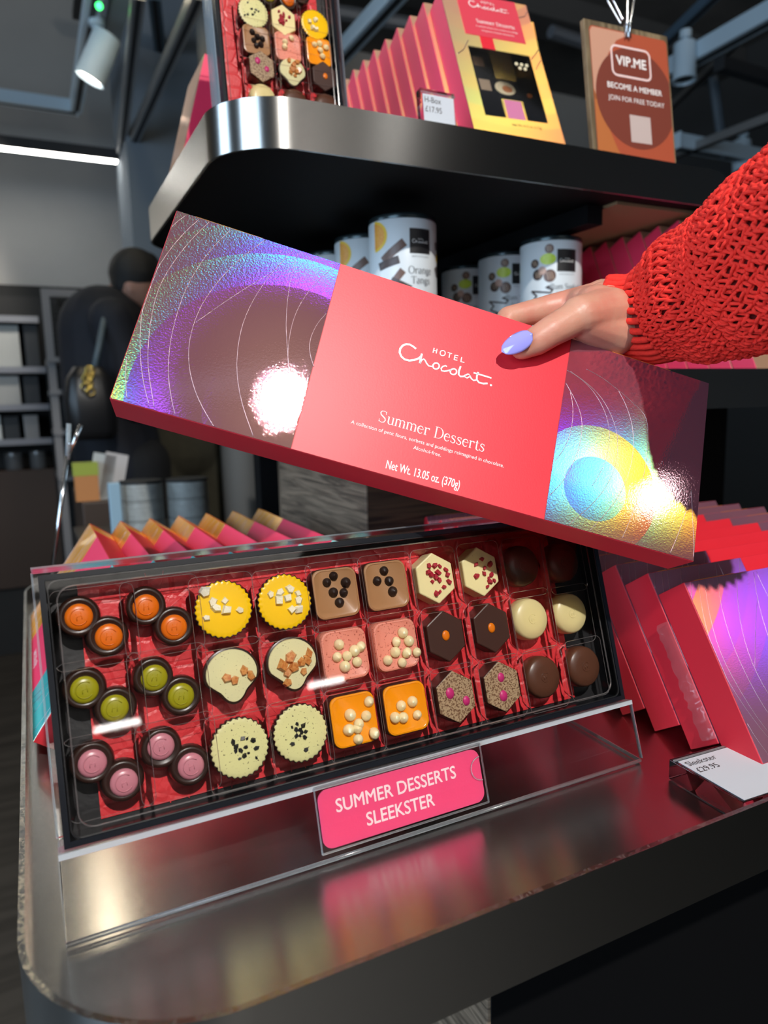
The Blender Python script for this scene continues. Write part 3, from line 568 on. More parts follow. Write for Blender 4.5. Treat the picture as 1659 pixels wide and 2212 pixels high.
# upper shelf, left end: two boxes facing the left aisle, ends to the viewer
tu = math.radians(16)
for k, x in enumerate((.2200, .2640)):
    M = frame((x-HD*math.cos(tu), .965+HW*.85, ZU+.0006+HD*math.sin(tu)), (0, -1, 0), (math.sin(tu), 0, math.cos(tu)))@Matrix.Diagonal((.85, .71, 1, 1))
    c_ = copytree(bh, M, ['red gift box with its end showing at the left end of the upper shelf', 'red gift box half hidden behind the small tray on the upper shelf'][k]); c_['group'] = 'boxes at the left end of the upper shelf'
# middle shelf, right: windowed boxes seen from their pink sides
t3 = math.radians(25); bm = None
for k in range(10):
    M = frame((.8205, .632+.0345*k-HD*math.cos(t3), ZM+.0006+HD*math.sin(t3)), (1, 0, 0), (0, math.sin(t3), math.cos(t3)))
    lab = 'pink gift box leaning on the middle shelf under the red sleeve, '+ORDN[k]+(' from the front' if k else ' the shelf edge')
    if bm is None:
        bm = copytree(bh, M, lab); bm['group'] = 'pink boxes on the middle shelf'
    else: copytree(bm, M, lab)
# ------------------------------------------------------------------ display tray and its acrylic stand
TO = np.array([-.003, .3685, 1.0025]); EU = unit((0, .0388, .1315)); EN = np.cross((1, 0, 0), EU)
TW, TH_ = .375, .1385
MT = frame(TO, (1, 0, 0), EU)
def tp(px, wz=-.004, O=TO, U=EU, N=EN):
    """pixel -> tray coordinates at height wz"""
    P = hit(px, N, O+N*wz); return (float((P-O)[0]), float((P-O).dot(U)))
def redinsert():
    m = bpy.data.materials.new('red_insert'); m.use_nodes = True; nt = m.node_tree; b = nt.nodes['Principled BSDF']; L = nt.links.new
    b.inputs['Base Color'].default_value = (.76, .042, .052, 1); b.inputs['Roughness'].default_value = .38
    tc = nt.nodes.new('ShaderNodeTexCoord')
    v = nt.nodes.new('ShaderNodeTexVoronoi'); v.feature = 'DISTANCE_TO_EDGE'; v.inputs['Scale'].default_value = 75; L(tc.outputs['Object'], v.inputs['Vector'])
    n = nt.nodes.new('ShaderNodeTexNoise'); n.inputs['Scale'].default_value = 420; n.inputs['Detail'].default_value = 5; L(tc.outputs['Object'], n.inputs['Vector'])
    mn = nt.nodes.new('ShaderNodeMath'); mn.operation = 'MINIMUM'; mn.inputs[1].default_value = .12; L(v.outputs['Distance'], mn.inputs[0])
    ad = nt.nodes.new('ShaderNodeMath'); ad.operation = 'MULTIPLY_ADD'; ad.inputs[1].default_value = 5; L(mn.outputs[0], ad.inputs[0])
    ml = nt.nodes.new('ShaderNodeMath'); ml.operation = 'MULTIPLY'; ml.inputs[1].default_value = .45; L(n.outputs['Fac'], ml.inputs[0]); L(ml.outputs[0], ad.inputs[2])
    bp = nt.nodes.new('ShaderNodeBump'); bp.inputs['Strength'].default_value = .5; bp.inputs['Distance'].default_value = .0012; L(ad.outputs[0], bp.inputs['Height']); L(bp.outputs[0], b.inputs['Normal'])
    return m
REDIN = redinsert()
FL = -.0185     # insert level inside the tray
def tray(label, M, TW, TH_, u0, u1, cells, name='sweet_tray'):
    t = thing(name, label, 'chocolate tray', M)
    t0 = .003; b = MB().box(0, TW, 0, TH_, -.026, -.023)
    for x0, x1, y0, y1 in ((0, TW, 0, t0), (0, TW, TH_-t0, TH_), (0, t0, t0, TH_-t0), (TW-t0, TW, t0, TH_-t0)): b.box(x0, x1, y0, y1, -.023, 0)
    b.build('black_carton', BLACKG, t)
    MB().box(t0, TW-t0, t0, TH_-t0, -.0228, FL-.001).build('black_liner', mat('black_liner', (.018, .018, .020), .45, bump=(300, .2)), t)
    ins = MB(); ins.box(u0, u1, .006, TH_-.006, FL-.001, FL); ins.build('red_insert', REDIN, t)
    # pressed star ridges on the insert
    rid = MB()
    for (cx, cy, sx, sy) in cells:
        for k in range(8):
            a = math.pi*k/8+.2; r_ = min(sx, sy)*.62
            if u0 < cx-r_ and cx+r_ < u1: rid.tube([(cx-r_*math.cos(a), cy-r_*math.sin(a), FL), (cx+r_*math.cos(a), cy+r_*math.sin(a), FL)], .00035, 4)
    rid.build('pressed_star', REDIN, ins and t)
    # clear vacuum-formed inlay: rounded cell mouths, walls and a cover sheet
    for (cx, cy, sx, sy) in cells:
        o = rrect(sx, sy, .0042, 4, cx, cy); n = len(o); q = rrect(sx*.86, sy*.86, .005, 4, cx, cy)
        c = MB().loft([[(x, y, -.0032) for x, y in o], [(x, y, -.015) for x, y in q]], (False, False)).build('cell_wall', FILM, t, smooth='all')
        lp = [(x, y, -.003) for x, y in o]; MB().tube(lp+[lp[0]], .0002, 5, cap=False).build('cell_rim', FILME, c)
    fr = rrect(TW-.016, TH_-.014, .008, 5, TW/2, TH_/2); MB().tube([(x, y, -.0025) for x, y in fr+[fr[0]]], .0005, 5, cap=False).build('inlay_rim', FILME, t)
    fr2 = rrect(TW-.008, TH_-.007, .005, 5, TW/2, TH_/2); MB().tube([(x, y, -.0008) for x, y in fr2+[fr2[0]]], .0006, 5, cap=False).build('lid_rim', mat('lid_rim', (.02, .02, .022), .15), t)
    MB().add([(.0032, .0032, -.0003), (TW-.0032, .0032, -.0003), (TW-.0032, TH_-.0032, -.0003), (.0032, TH_-.0032, -.0003)], [(0, 1, 2, 3)]).build('cover_sheet', clear('cover_film', (.995, .99, .99), .025), t)
    return t
# sweets: (pixel, kind, label ...)
DCH = mat('dark_chocolate', (.030, .012, .008), .32, noise=(150, .3, (.018, .007, .005)))
DCH2 = mat('dark_chocolate_hex', (.060, .024, .017), .38)
MCH = mat('milk_chocolate', (.105, .040, .022), .34)
CRE = mat('cream_chocolate', (.76, .66, .33), .34)
def fill(name, c, speck=None, rough=.3, sc=900, pos=(.30, .36)):
    return mat(name, c, rough, noise=(sc, 1.0, speck, pos[0], pos[1]) if speck else None, bump=(90, .05))
ORF = fill('orange_filling', (.80, .17, .006)); GRF = fill('olive_filling', (.36, .34, .008)); PKF = fill('mauve_filling', (.62, .24, .30))
YEL = fill('lemon_filling', (.93, .60, .004), rough=.25); VAN = fill('vanilla_filling', (.74, .72, .36), (.12, .10, .04), .4, 700, (.33, .36)); CRF = fill('cream_filling', (.74, .72, .42), (.35, .33, .16), .3, 900, (.31, .35))
COF = fill('coffee_filling', (.42, .22, .10), rough=.32); PNK = fill('pink_filling', (.80, .30, .22), (.45, .09, .06), .4, 700, (.34, .40)); MAN = fill('mango_filling', (.93, .34, .004), rough=.22)
WHX = fill('white_hex', (.86, .78, .42), (.55, .42, .18), .35, 900, (.28, .31)); SPK = fill('speckled_hex', (.44, .32, .19), (.16, .08, .04), .5, 850, (.42, .52))
MAG = mat('magenta_dot', (.60, .03, .20), .4); ORD_ = mat('orange_dot', (.90, .22, .005), .35)
BIT_W = mat('meringue', (.80, .78, .66), .75, bump=(900, .5)); BIT_D = mat('chocolate_chip', (.020, .010, .008), .45); BIT_C = mat('white_chip', (.82, .74, .46), .42)
BIT_R = mat('freeze_dried_raspberry', (.42, .010, .035), .55, bump=(1500, .6)); BIT_A = mat('caramel_shard', (.50, .16, .035), .25, noise=(700, .6, (.75, .42, .14))); BIT_K = mat('cocoa_nib', (.008, .008, .012), .35)
def emboss(t, r_, z, m, rot=0):
    mb = MB(); R_ = RZ(rot)
    mb.tube([tuple(R_@Vector((.62*r_*math.cos(a), .62*r_*math.sin(a), z))) for a in np.linspace(.6, 5.6, 14)], .00022, 5)
    for a, b in (((-.22, -.28), (-.16, .30)), ((.16, -.24), (.22, .32)), ((-.2, 0), (.2, .06))): mb.tube([tuple(R_@Vector((a[0]*r_, a[1]*r_, z))), tuple(R_@Vector((b[0]*r_, b[1]*r_, z)))], .00022, 5)
    mb.build('embossed_mark', m, t, smooth='all')
def chip(p, r_, a=0): 
    mb = MB(); r_ *= 1.08; return mb.lathe([(r_*.75, 0), (r_, r_*.18), (r_*.92, r_*.5), (r_*.62, r_*.85), (r_*.2, r_*1.1), (r_*.05, r_*1.2)], 14, T(*p)@RZ(a)@Matrix.Rotation(rnd.uniform(-.35, .35), 4, 'X')@Matrix.Rotation(rnd.uniform(-.35, .35), 4, 'Y'))
def shard(p, s_, a, el=1.4, h=.7):
    n = rnd.choice((4, 5, 5)); pts = [(s_*el*math.cos(2*math.pi*i/n+.3)*rnd.uniform(.75, 1.15), s_*math.sin(2*math.pi*i/n+.3)*rnd.uniform(.75, 1.15)) for i in range(n)]
    return MB().prism(pts, 0, s_*h, T(*p)@RZ(a)@Matrix.Rotation(rnd.uniform(-.3, .3), 4, 'X'), top=.72)
SW = 0
def sweet(kind, uv, Mf, label, group, tops=(), k=1.0, off=(0, 0), rot=0):
    """kind builder; uv on the tray; Mf tray frame; tops = list of (du,dv) topping places in metres"""
    zb = FL+.0006; M = Mf@T(uv[0], uv[1], zb)
    if kind in ('orange', 'olive', 'mauve'):
        t = thing('petit_four', label, 'chocolate', M, group); r_ = .0114*k
        fl_ = {'orange': ORF, 'olive': GRF, 'mauve': PKF}[kind]
        MB().lathe([(r_*.72, 0), (r_*.95, .003), (r_, .007), (r_*.93, .0112), (r_*.84, .0128), (r_*.72, .0122), (r_*.3, .0110)], 30).build('chocolate_cup', DCH, t, smooth='all')
        f = MB().lathe([(r_*.64, .0112), (r_*.62, .0128), (r_*.50, .0137), (r_*.28, .0141), (r_*.05, .0142)], 28, T(off[0], off[1], 0)).build('filling', fl_, t, smooth='all')
        mk = MB(); emb = r_*.62
        R_ = T(off[0], off[1], 0)@RZ(rot)
        mk.tube([tuple(R_@Vector((emb*.62*math.cos(a), emb*.62*math.sin(a), .0141))) for a in np.linspace(.7, 5.5, 14)], .00026, 5)
        for a, b in (((-.2, -.26), (-.16, .28)), ((.16, -.24), (.2, .3)), ((-.18, 0), (.18, .05))): mk.tube([tuple(R_@Vector((a[0]*emb, a[1]*emb, .01415))), tuple(R_@Vector((b[0]*emb, b[1]*emb, .01415)))], .00024, 5)
        mk.build('embossed_mark', fl_, f, smooth='all'); return t
    if kind in ('lemon', 'vanilla'):
        t = thing('tart', label, 'chocolate', M, group); r_ = .0168*k; N = 30
        fl = lambda a: 1+.028*math.cos(N*a)
        MB().lathe([(r_*.80, 0), (r_*.97, .008), (r_*1.0, .0135), (r_*.97, .0140), (r_*.95, .0132), (r_*.4, .0130)], 180, rf=fl).build('fluted_case', DCH, t, smooth='all')
        ring = lambda q, z, f: [(r_*q*(1+.028*f*math.cos(N*2*math.pi*i/180))*math.cos(2*math.pi*i/180), r_*q*(1+.028*f*math.cos(N*2*math.pi*i/180))*math.sin(2*math.pi*i/180), z) for i in range(180)]
        MB().loft([ring(.965, .0128, 1), ring(.965, .0139, 1), ring(.925, .0142, .6), ring(.80, .0143, 0), ring(.02, .0143, 0)]).build('filling', YEL if kind == 'lemon' else VAN, t, smooth='all')
        for i, (du, dv) in enumerate(tops):
            if kind == 'lemon': shard((du, dv, .0138), .0029*k*rnd.uniform(.8, 1.25), rnd.uniform(0, 3), 1.2, .9).build('meringue_piece', BIT_W, t)
            else: shard((du, dv, .0140), .0014*k*rnd.uniform(.7, 1.2), rnd.uniform(0, 3), 1.35, .8).build('nib', BIT_K, t)
        return t
    if kind == 'blob':
        t = thing('petit_four', label, 'chocolate', M, group); pts = []
        for i in range(48):
            a = 2*math.pi*i/48; r_ = .0152*k; x, y = r_*math.cos(a), r_*math.sin(a)*.93
            if y < -.003*k: x *= 1-.42*min(1, ((-y/k-.003)/.006)**1.2)*.9; y *= 1.16
            pts.append((x, y+.001))
        MB().loft([[(x*.82, y*.82, 0) for x, y in pts], [(x*1.04, y*1.04, .008) for x, y in pts], [(x*1.06, y*1.06, .0132) for x, y in pts], [(x*1.0, y*1.0, .0136) for x, y in pts]]).build('chocolate_cup', DCH, t, smooth=True)
        MB().loft([[(x*.99, y*.99, .0132) for x, y in pts], [(x*.96, y*.96, .0142) for x, y in pts], [(x*.5, y*.5, .0145) for x, y in pts]]).build('filling', CRF, t, smooth=True)
        for du, dv in tops: shard((du, dv, .0142), .0029*k*rnd.uniform(.8, 1.3), rnd.uniform(0, 3), 1.25, .8).build('caramel_piece', BIT_A, t)
        return t
    if kind in ('coffee', 'pink', 'mango'):
        t = thing('petit_four', label, 'chocolate', M, group); s_ = .0305*k; cs = {'coffee': (DCH2, COF), 'pink': (PNK, PNK), 'mango': (DCH2, MAN)}[kind]
        MB().loft([[(x, y, z) for x, y in rrect(s_*q, s_*q*1.04, .0062*k, 6)] for q, z in ((.93, 0), (.99, .004), (1.0, .0125), (.975, .0134))]).build('body', cs[0], t, smooth=True)
        MB().loft([[(x, y, z) for x, y in rrect(s_*q, s_*q*1.04, .0055*k, 6)] for q, z in ((.972, .0130), (.955, .0140), (.90, .0142), (.88, .0139))]).build('filling', cs[1], t, smooth=True)
        for du, dv in tops: chip((du, dv, .0137), (.0029 if kind == 'coffee' else .0033)*k*rnd.uniform(.9, 1.08)).build('chip', BIT_D if kind == 'coffee' else BIT_C, t, smooth='all')
        return t
    if kind in ('whitehex', 'darkhex', 'speckhex'):
        t = thing('petit_four', label, 'chocolate', M, group); r_ = .0162*k; m1 = {'whitehex': WHX, 'darkhex': DCH2, 'speckhex': SPK}[kind]
        hexa = [(r_*math.sin(math.pi/3*i)*.97, r_*math.cos(math.pi/3*i)*1.06) for i in range(6)]
        b = MB().prism(hexa, 0, .0142).build('body', DCH2 if kind == 'speckhex' else m1, t, bevel=.0009)
        if kind == 'speckhex': MB().prism([(x*.985, y*.985) for x, y in hexa], .0142, .0150).build('top', SPK, t, bevel=.0005)
        for i, (du, dv) in enumerate(tops):
            if kind == 'whitehex': shard((du, dv, .0142), .0017*k*rnd.uniform(.8, 1.3), rnd.uniform(0, 3), 1.3, 1.0).build('raspberry_piece', BIT_R, t)
            elif kind == 'darkhex': MB().lathe([(.0031*k, .0141), (.0030*k, .0147), (.0016*k, .0150), (.0003, .0151)], 20, T(du, dv, 0)@Matrix.Diagonal((.9, 1.1, 1, 1))).build('orange_dot', ORD_, t, smooth='all')
            else: MB().lathe([(.0034*k*(1 if i % 2 == 0 else .85), .0149), (.0033*k*(1 if i % 2 == 0 else .85), .0153), (.0003, .0154)], 20, T(du, dv, 0)@Matrix.Diagonal((.9, 1.1, 1, 1))).build('magenta_dot', MAG, t, smooth='all')
        return t
    t = thing('round_chocolate', label, 'chocolate', M, group); r_ = .0148*k; m1 = {'milk': MCH, 'cream': CRE}[kind]
    MB().lathe([(r_*.86, 0), (r_*.99, .003), (r_, .0085), (r_*.96, .0120), (r_*.86, .0136), (r_*.5, .0143), (r_*.05, .0145)], 36).build('body', m1, t, smooth='all')
    emboss(t, .0052*k, .0144, m1, .1); return t
A_ = lambda x, y: (400+x/4.608, 1180+y/4.608); B_ = lambda x, y: (660+x/4.879, 1180+y/4.879); C_ = lambda x, y: (440+x/2.9625, 1400+y/2.9625); D_ = lambda x, y: (640+x/2.183, 1140+y/2.183); E_ = lambda x, y: (60+x/2.37, 1140+y/2.37)
SWEETS = []
pf = [('orange', (262, 455), (262, 458), 'upper left of the far-left pair'), ('orange', (410, 555), (420, 562), 'lower right of the far-left pair'), ('orange', (608, 400), (605, 410), 'upper left of the second pair'), ('orange', (752, 502), (750, 515), 'lower right of the second pair'),
      ('olive', (293, 825), (290, 835), 'upper left of the far-left pair'), ('olive', (452, 922), (443, 927), 'lower right of the far-left pair'), ('olive', (645, 765), (652, 772), 'upper left of the second pair'), ('olive', (790, 860), (785, 865), 'lower right of the second pair'),
      ('mauve', (332, 1205), (332, 1212), 'upper left of the far-left pair'), ('mauve', (490, 1298), (497, 1312), 'lower right of the far-left pair'), ('mauve', (687, 1130), (682, 1117), 'upper left of the second pair'), ('mauve', (835, 1220), (840, 1225), 'lower right of the second pair')]
for kd, c, d, l in pf: SWEETS.append((kd, E_(*c), 'small dark chocolate cup with %s filling, %s' % ({'orange': 'orange', 'olive': 'olive green', 'mauve': 'mauve pink'}[kd], l), [E_(*d)]))
SWEETS += [
 ('lemon', (483, 1316), 'lemon yellow tart with seven white meringue pieces, one on its rim', [A_(*q) for q in ((190, 450), (395, 545), (275, 555), (300, 620), (415, 635), (545, 635), (205, 715))]),
 ('lemon', (615, 1300), 'lemon yellow tart with meringue crumbs gathered at its right', [A_(*q) for q in ((850, 478), (940, 460), (1040, 430), (1115, 470), (1015, 520), (930, 540), (1130, 535), (1060, 630), (1125, 625))]),
 ('blob', (501, 1459), 'cream-filled chocolate with a few caramel shards in a line', [A_(*q) for q in ((408, 1315), (490, 1330), (580, 1240), (650, 1285))]),
 ('blob', (632, 1434), 'cream-filled chocolate heaped with caramel shards', [A_(*q) for q in ((1040, 1100), (965, 1190), (1010, 1260), (1075, 1200), (1150, 1155), (1215, 1130), (1175, 1245), (1020, 1355), (1230, 1070))]),
 ('vanilla', (518, 1615), 'vanilla tart with scattered black cocoa nibs', [C_(*q) for q in ((205, 628), (205, 655), (235, 655), (275, 580), (315, 588), (250, 578), (230, 708), (285, 670), (335, 640), (335, 702), (258, 688), (268, 632), (186, 603))]),
 ('vanilla', (649, 1583), 'vanilla tart with black cocoa nibs clustered at its middle', [C_(*q) for q in ((595, 485), (632, 495), (565, 505), (650, 535), (590, 520), (615, 520), (590, 560), (615, 560), (645, 570), (568, 613), (652, 650), (625, 540))]),
 ('coffee', (726, 1281), 'coffee-coloured square chocolate with six dark chips', [B_(*q) for q in ((292, 315), (222, 382), (420, 382), (290, 485), (398, 490), (355, 590))]),
 ('coffee', (835, 1264), 'coffee-coloured square chocolate with four dark chips', [B_(*q) for q in ((823, 258), (750, 365), (877, 363), (912, 475))]),
 ('pink', (746, 1414), 'pink square chocolate with seven white chips', [B_(*q) for q in ((350, 1035), (325, 1165), (435, 1160), (510, 1100), (573, 1055), (538, 1222), (412, 1270))]),
 ('pink', (856, 1393), 'pink square chocolate with eight white chips', [B_(*q) for q in ((1020, 910), (945, 1010), (1085, 1000), (943, 1118), (1057, 1118), (1165, 1118), (862, 1205), (1012, 1230))]),
 ('mango', (765, 1554), 'mango orange square chocolate with white chips and one at its corner', [C_(*q) for q in ((1053, 340), (935, 428), (1038, 435), (990, 485), (925, 520), (982, 512), (987, 582), (1085, 548))]),
 ('mango', (877, 1529), 'mango orange square chocolate with five white chips', [C_(*q) for q in ((1260, 368), (1333, 342), (1362, 425), (1222, 447), (1275, 445))]),
 ('whitehex', (940, 1249), 'white hexagonal chocolate with raspberry pieces, the left of two', [B_(*q) for q in ((1295, 205), (1355, 205), (1410, 210), (1468, 245), (1285, 270), (1390, 275), (1490, 300), (1310, 300), (1365, 325), (1330, 375), (1405, 355), (1505, 375), (1455, 430), (1410, 480), (1368, 505))]),
 ('whitehex', (1037, 1235), 'white hexagonal chocolate with raspberry pieces, the right of two', [D_(*q) for q in ((872, 148), (845, 173), (908, 172), (885, 190), (845, 228), (882, 215), (905, 240), (915, 222), (930, 250), (898, 278), (908, 255))]),
 ('darkhex', (963, 1374), 'dark hexagonal chocolate with an orange dot, the left of two', [D_(703, 508)]),
 ('darkhex', (1062, 1356), 'dark hexagonal chocolate with an orange dot, the right of two', [D_(918, 472)]),
 ('speckhex', (983, 1505), 'speckled hexagonal chocolate with two magenta dots side by side', [D_(720, 780), D_(797, 815)]),
 ('speckhex', (1083, 1483), 'speckled hexagonal chocolate with two magenta dots one above the other', [D_(972, 792), D_(960, 705)]),
 ('milk', (1130, 1222), 'round milk chocolate in the shade of the held box, the left one', []),
 ('milk', (1218, 1214), 'round milk chocolate in the shade of the held box, the right one', []),
 ('cream', (1149, 1337), 'round cream chocolate, the left of two', []),
 ('cream', (1235, 1325), 'round cream chocolate at the right end of the tray', []),
 ('milk', (1176, 1463), 'round milk chocolate in the bottom row, the left of two', []),
 ('milk', (1264, 1440), 'round milk chocolate at the bottom right corner of the tray', [])]
cells = []
pos = []
for kd, px, lab, tp_ in SWEETS:
    u, v = tp(px, -.0045); pos.append((u, v)); tops = [(lambda q: (q[0]-u, q[1]-v))(tp(q, -.0042)) for q in tp_]
    if kd in ('orange', 'olive', 'mauve'): sweet(kd, (u, v), MT, lab, 'petit fours in the big tray', off=(tops[0][0]*.6, tops[0][1]*.6), rot=rnd.uniform(-.2, .2))
    else: sweet(kd, (u, v), MT, lab, 'petit fours in the big tray', tops)
for i in range(0, 12, 2):
    a, b = pos[i], pos[i+1]; cells.append(((a[0]+b[0])/2+.001, (a[1]+b[1])/2, .0425, .0425))
for i in range(12, 36): cells.append((pos[i][0], pos[i][1]-.001, .0372 if i < 24 else .0335, .0425))
bt = tray('long black tray of assorted chocolates standing on the clear stand', MT, TW, TH_, .019, .345, cells)
# --- acrylic stand: leaning panel, ledge, folded base, rear prop, label pocket
st = thing('acrylic_stand', 'clear acrylic easel holding the long chocolate tray', 'stand', MT)
Vb = -(TO[2]-ZL-.0022)/EU[2]                 # panel foot in panel coordinates
MB().box(-.003, TW+.004, .0, TH_+.004, -.0295, -.0265).build('panel', CLEAR, st)
ed = MB().box(-.003, TW+.004, TH_+.0036, TH_+.0046, -.0297, .0012).build('top_lip', CLEARE, st)
for x in (-.0036, TW+.0034): MB().box(x, x+.0012, .0, TH_+.004, -.0297, -.0263).build('edge', CLEARE, st)
MB().box(-.003, TW+.004, -.0045, -.0012, -.0265, .0016).build('ledge', CLEARE, st)
MB().box(-.003, TW+.004, -.0042, -.0014, .0014, .0022).build('ledge_edge', clear('frosted_edge', (.8, .8, .8), .3, 1, .35), st)
mi = MT.inverted()
def wpt(x, y, z): return mi@Vector((x, y, z))
foot = Vector(TO)+Vector(EU)*(Vb+.004)-Vector(EN)*(-.0)     # world foot line on the face plane
fp = Vector((0, .3551, 0))
# front skirt continuing the face plane to the shelf, then the base running back
x0, x1 = TO[0]-.003, TO[0]+TW+.004
def sheet(name, p0, p1, th_, m, par=st):
    """strip along X between two (y,z) points"""
    d = Vector((0, p1[0]-p0[0], p1[1]-p0[1])).normalized(); n = Vector((1, 0, 0)).cross(d)*th_/2
    A = Vector((0, p0[0], p0[1])); B = Vector((0, p1[0], p1[1])); pts = [A+n, B+n, B-n, A-n]; mb = MB()
    mb.add([tuple(mi@(q+Vector((xx, 0, 0)))) for xx in (x0, x1) for q in (A, B)], [(0, 1, 3, 2)])
    o = mb.build(name, m, par)
    for xx in (x0, x1):
        e = MB(); s_ = -.0004 if xx == x0 else .0004
        e.add([tuple(mi@(q+Vector((xx+dx, 0, 0)))) for dx in (s_, 0) for q in pts], [(0, 1, 2, 3), (7, 6, 5, 4), (0, 4, 5, 1), (1, 5, 6, 2), (2, 6, 7, 3), (3, 7, 4, 0)]); e.build('edge', CLEARE, o)
    return o
yl = TO[1]-.0045*EU[1]; zl = TO[2]-.0045*EU[2]
sheet('front_skirt', (yl, zl), (.3557, ZL+.0045), .003, CLEAR)
sheet('base', (.3565, ZL+.0020), (.470, ZL+.0020), .003, clear('base_acrylic', (.99, .99, .99), .12, 1, 0, 1.08))
sheet('rear_prop', (.452, ZL+.0035), (.437, 1.03), .003, CLEAR)
MB().tube([tuple(mi@Vector((x0, .3562, ZL+.0024))), tuple(mi@Vector((x1, .3562, ZL+.0024)))], .0013, 10).build('fold', CLEARE, st, smooth='all')
# label pocket and card
LQ = [tp(q, .004) for q in ((678, 1700), (1040, 1609), (1055, 1742), (696, 1838))]
lu0 = (LQ[0][0]+LQ[3][0])/2; lu1 = (LQ[1][0]+LQ[2][0])/2; lv1 = (LQ[0][1]+LQ[1][1])/2; lv0 = (LQ[2][1]+LQ[3][1])/2
MB().add([(lu0, lv0, .0046), (lu1, lv0, .0046), (lu1, lv1, .0046), (lu0, lv1, .0046)], [(0, 1, 2, 3)]).build('label_pocket', CLEAR, st)
fr = [(lu0, lv1), (lu0, lv0), (lu1, lv0), (lu1, lv1)]
for a, b in zip(fr, fr[1:]+fr[:1]): MB().tube([(a[0], a[1], .0035), (b[0], b[1], .0035)], .0006, 6).build('pocket_edge', CLEARE, st)
cw_, ch_ = lu1-lu0-.0035, lv1-lv0-.004
MC = MT@T((lu0+lu1)/2-.0005, (lv0+lv1)/2-.0002, .0029)
cd = thing('label_card', 'bright pink shelf label card in the clear pocket under the tray', 'label', MC)
o = rrect(cw_, ch_, .006, 6)
MB().prism(o, 0, .0010).build('card', mat('pink_card_label', (.84, .085, .24), .55, bump=(700, .1)), cd)
text('lettering', 'SUMMER DESSERTS', .0108, mat('label_white', (.90, .80, .82), .6), cd, -.004, .0055, .0011, sx=.90, bold=.018)
text('lettering', 'SLEEKSTER', .0108, mat('label_white', (.90, .80, .82), .6), cd, -.004, -.0068, .0011, sx=.90, bold=.018)
MB().tube([(cw_/2-.0005+.0072*math.cos(a), .004+.0072*math.sin(a), .0021) for a in np.linspace(math.pi/2, 3*math.pi/2, 14)], .0004, 6).build('thumb_notch', CLEARE, st).parent = cd
# --- price block on the lower shelf
def price(label, M, w_, h_, d_, lines, sz):
    t = thing('price_block', label, 'price block', M)
    MB().box(-w_/2, w_/2, -h_/2, h_/2, 0, d_).build('acrylic_block', mat('block_acrylic', (.97, .98, .98), .0, trans=1), t, bevel=.0006)
    cx_ = mat('ticket_grey', (.62, .64, .68), .6)
    MB().box(-w_/2+.002, w_/2-.002, -h_/2+.001, h_/2-.006, d_+.0002, d_+.0006).build('ticket', cx_, t)
    MB().box(-w_/2, w_/2, h_/2-.005, h_/2-.0035, d_+.0002, d_+.0010).build('strip', CLEARE, t)
    for i, l in enumerate(lines): text('lettering', l, sz, mat('ticket_ink', (.07, .06, .06), .6), t, -w_/2+.004, h_/2-.012-i*sz*1.15, d_+.0008, align='LEFT', bold=-.008, sx=.9)
    return t
P0, P1, P2 = hz((1465, 1647), .9725), hz((1513, 1611), .9725), hz((1612, 1740), .9725)
ey = unit(P2-P0)*1.0; ex = unit(P1-P0)
# block: long side from (1465,1647) to (1612,1740), lying flat with its text running along it
lx = Vector(unit(P0-P2)); ly = Vector((0, 0, 1)).cross(lx)
long_ = float(np.linalg.norm(P2-P0)); wide = .066
ctr = Vector((P0+P2)/2)-ly*(-1)*0
MBk = frame(Vector((ctr.x, ctr.y, ZL+.0006))+Vector((1, 0, 0))*0, (1, 0, 0), (0, 1, 0))
pcx = .3745+wide/2; pcy = (.2680+.3300)/2
price('clear acrylic price block lying on the lower shelf at right', frame((pcx, pcy, ZL+.0006), (1, -.05, 0), (.05, 1, 0)), wide, .060, .0145, ['Sleekster', '\u00a329.95'], .0078)
# ------------------------------------------------------------------ small tray on the upper shelf
ta = math.radians(8.0); TO2 = np.array([.2005, .742, ZU+.006]); EU2 = np.array([0, math.sin(ta), math.cos(ta)]); EN2 = np.cross((1, 0, 0), EU2); MT2 = frame(TO2, (1, 0, 0), EU2)
q2 = [('vanilla', (546, 29), 'small vanilla tart in the upper tray'), ('whitehex', (611, 46), 'small white hexagon with raspberry in the upper tray'), ('lemon', (679, 56), 'small lemon tart in the upper tray'),
      ('coffee', (553, 89), 'small coffee square in the upper tray'), ('pink', (621, 104), 'small pink square in the upper tray'), ('mango', (688, 114), 'small mango square in the upper tray'),
      ('speckhex', (564, 147), 'small speckled hexagon in the upper tray'), ('blob', (631, 158), 'small cream and caramel chocolate in the upper tray'), ('darkhex', (699, 167), 'small dark hexagon with orange dot in the upper tray'),
      ('cream', (568, 210), 'cream round chocolate at the foot of the upper tray'), ('milk', (638, 220), 'milk round chocolate at the foot of the upper tray, the middle one'), ('milk', (706, 230), 'milk round chocolate at the foot of the upper tray, the right one'),
      ('orange', (622, 0), 'orange-filled cup at the top of the upper tray'), ('olive', (580, -10), 'olive-filled cup at the top of the upper tray'), ('mauve', (650, -14), 'mauve-filled cup at the top of the upper tray'), ('olive', (560, -30), 'olive-filled cup out at the top left of the upper tray')]
cells2 = []; k2 = .93
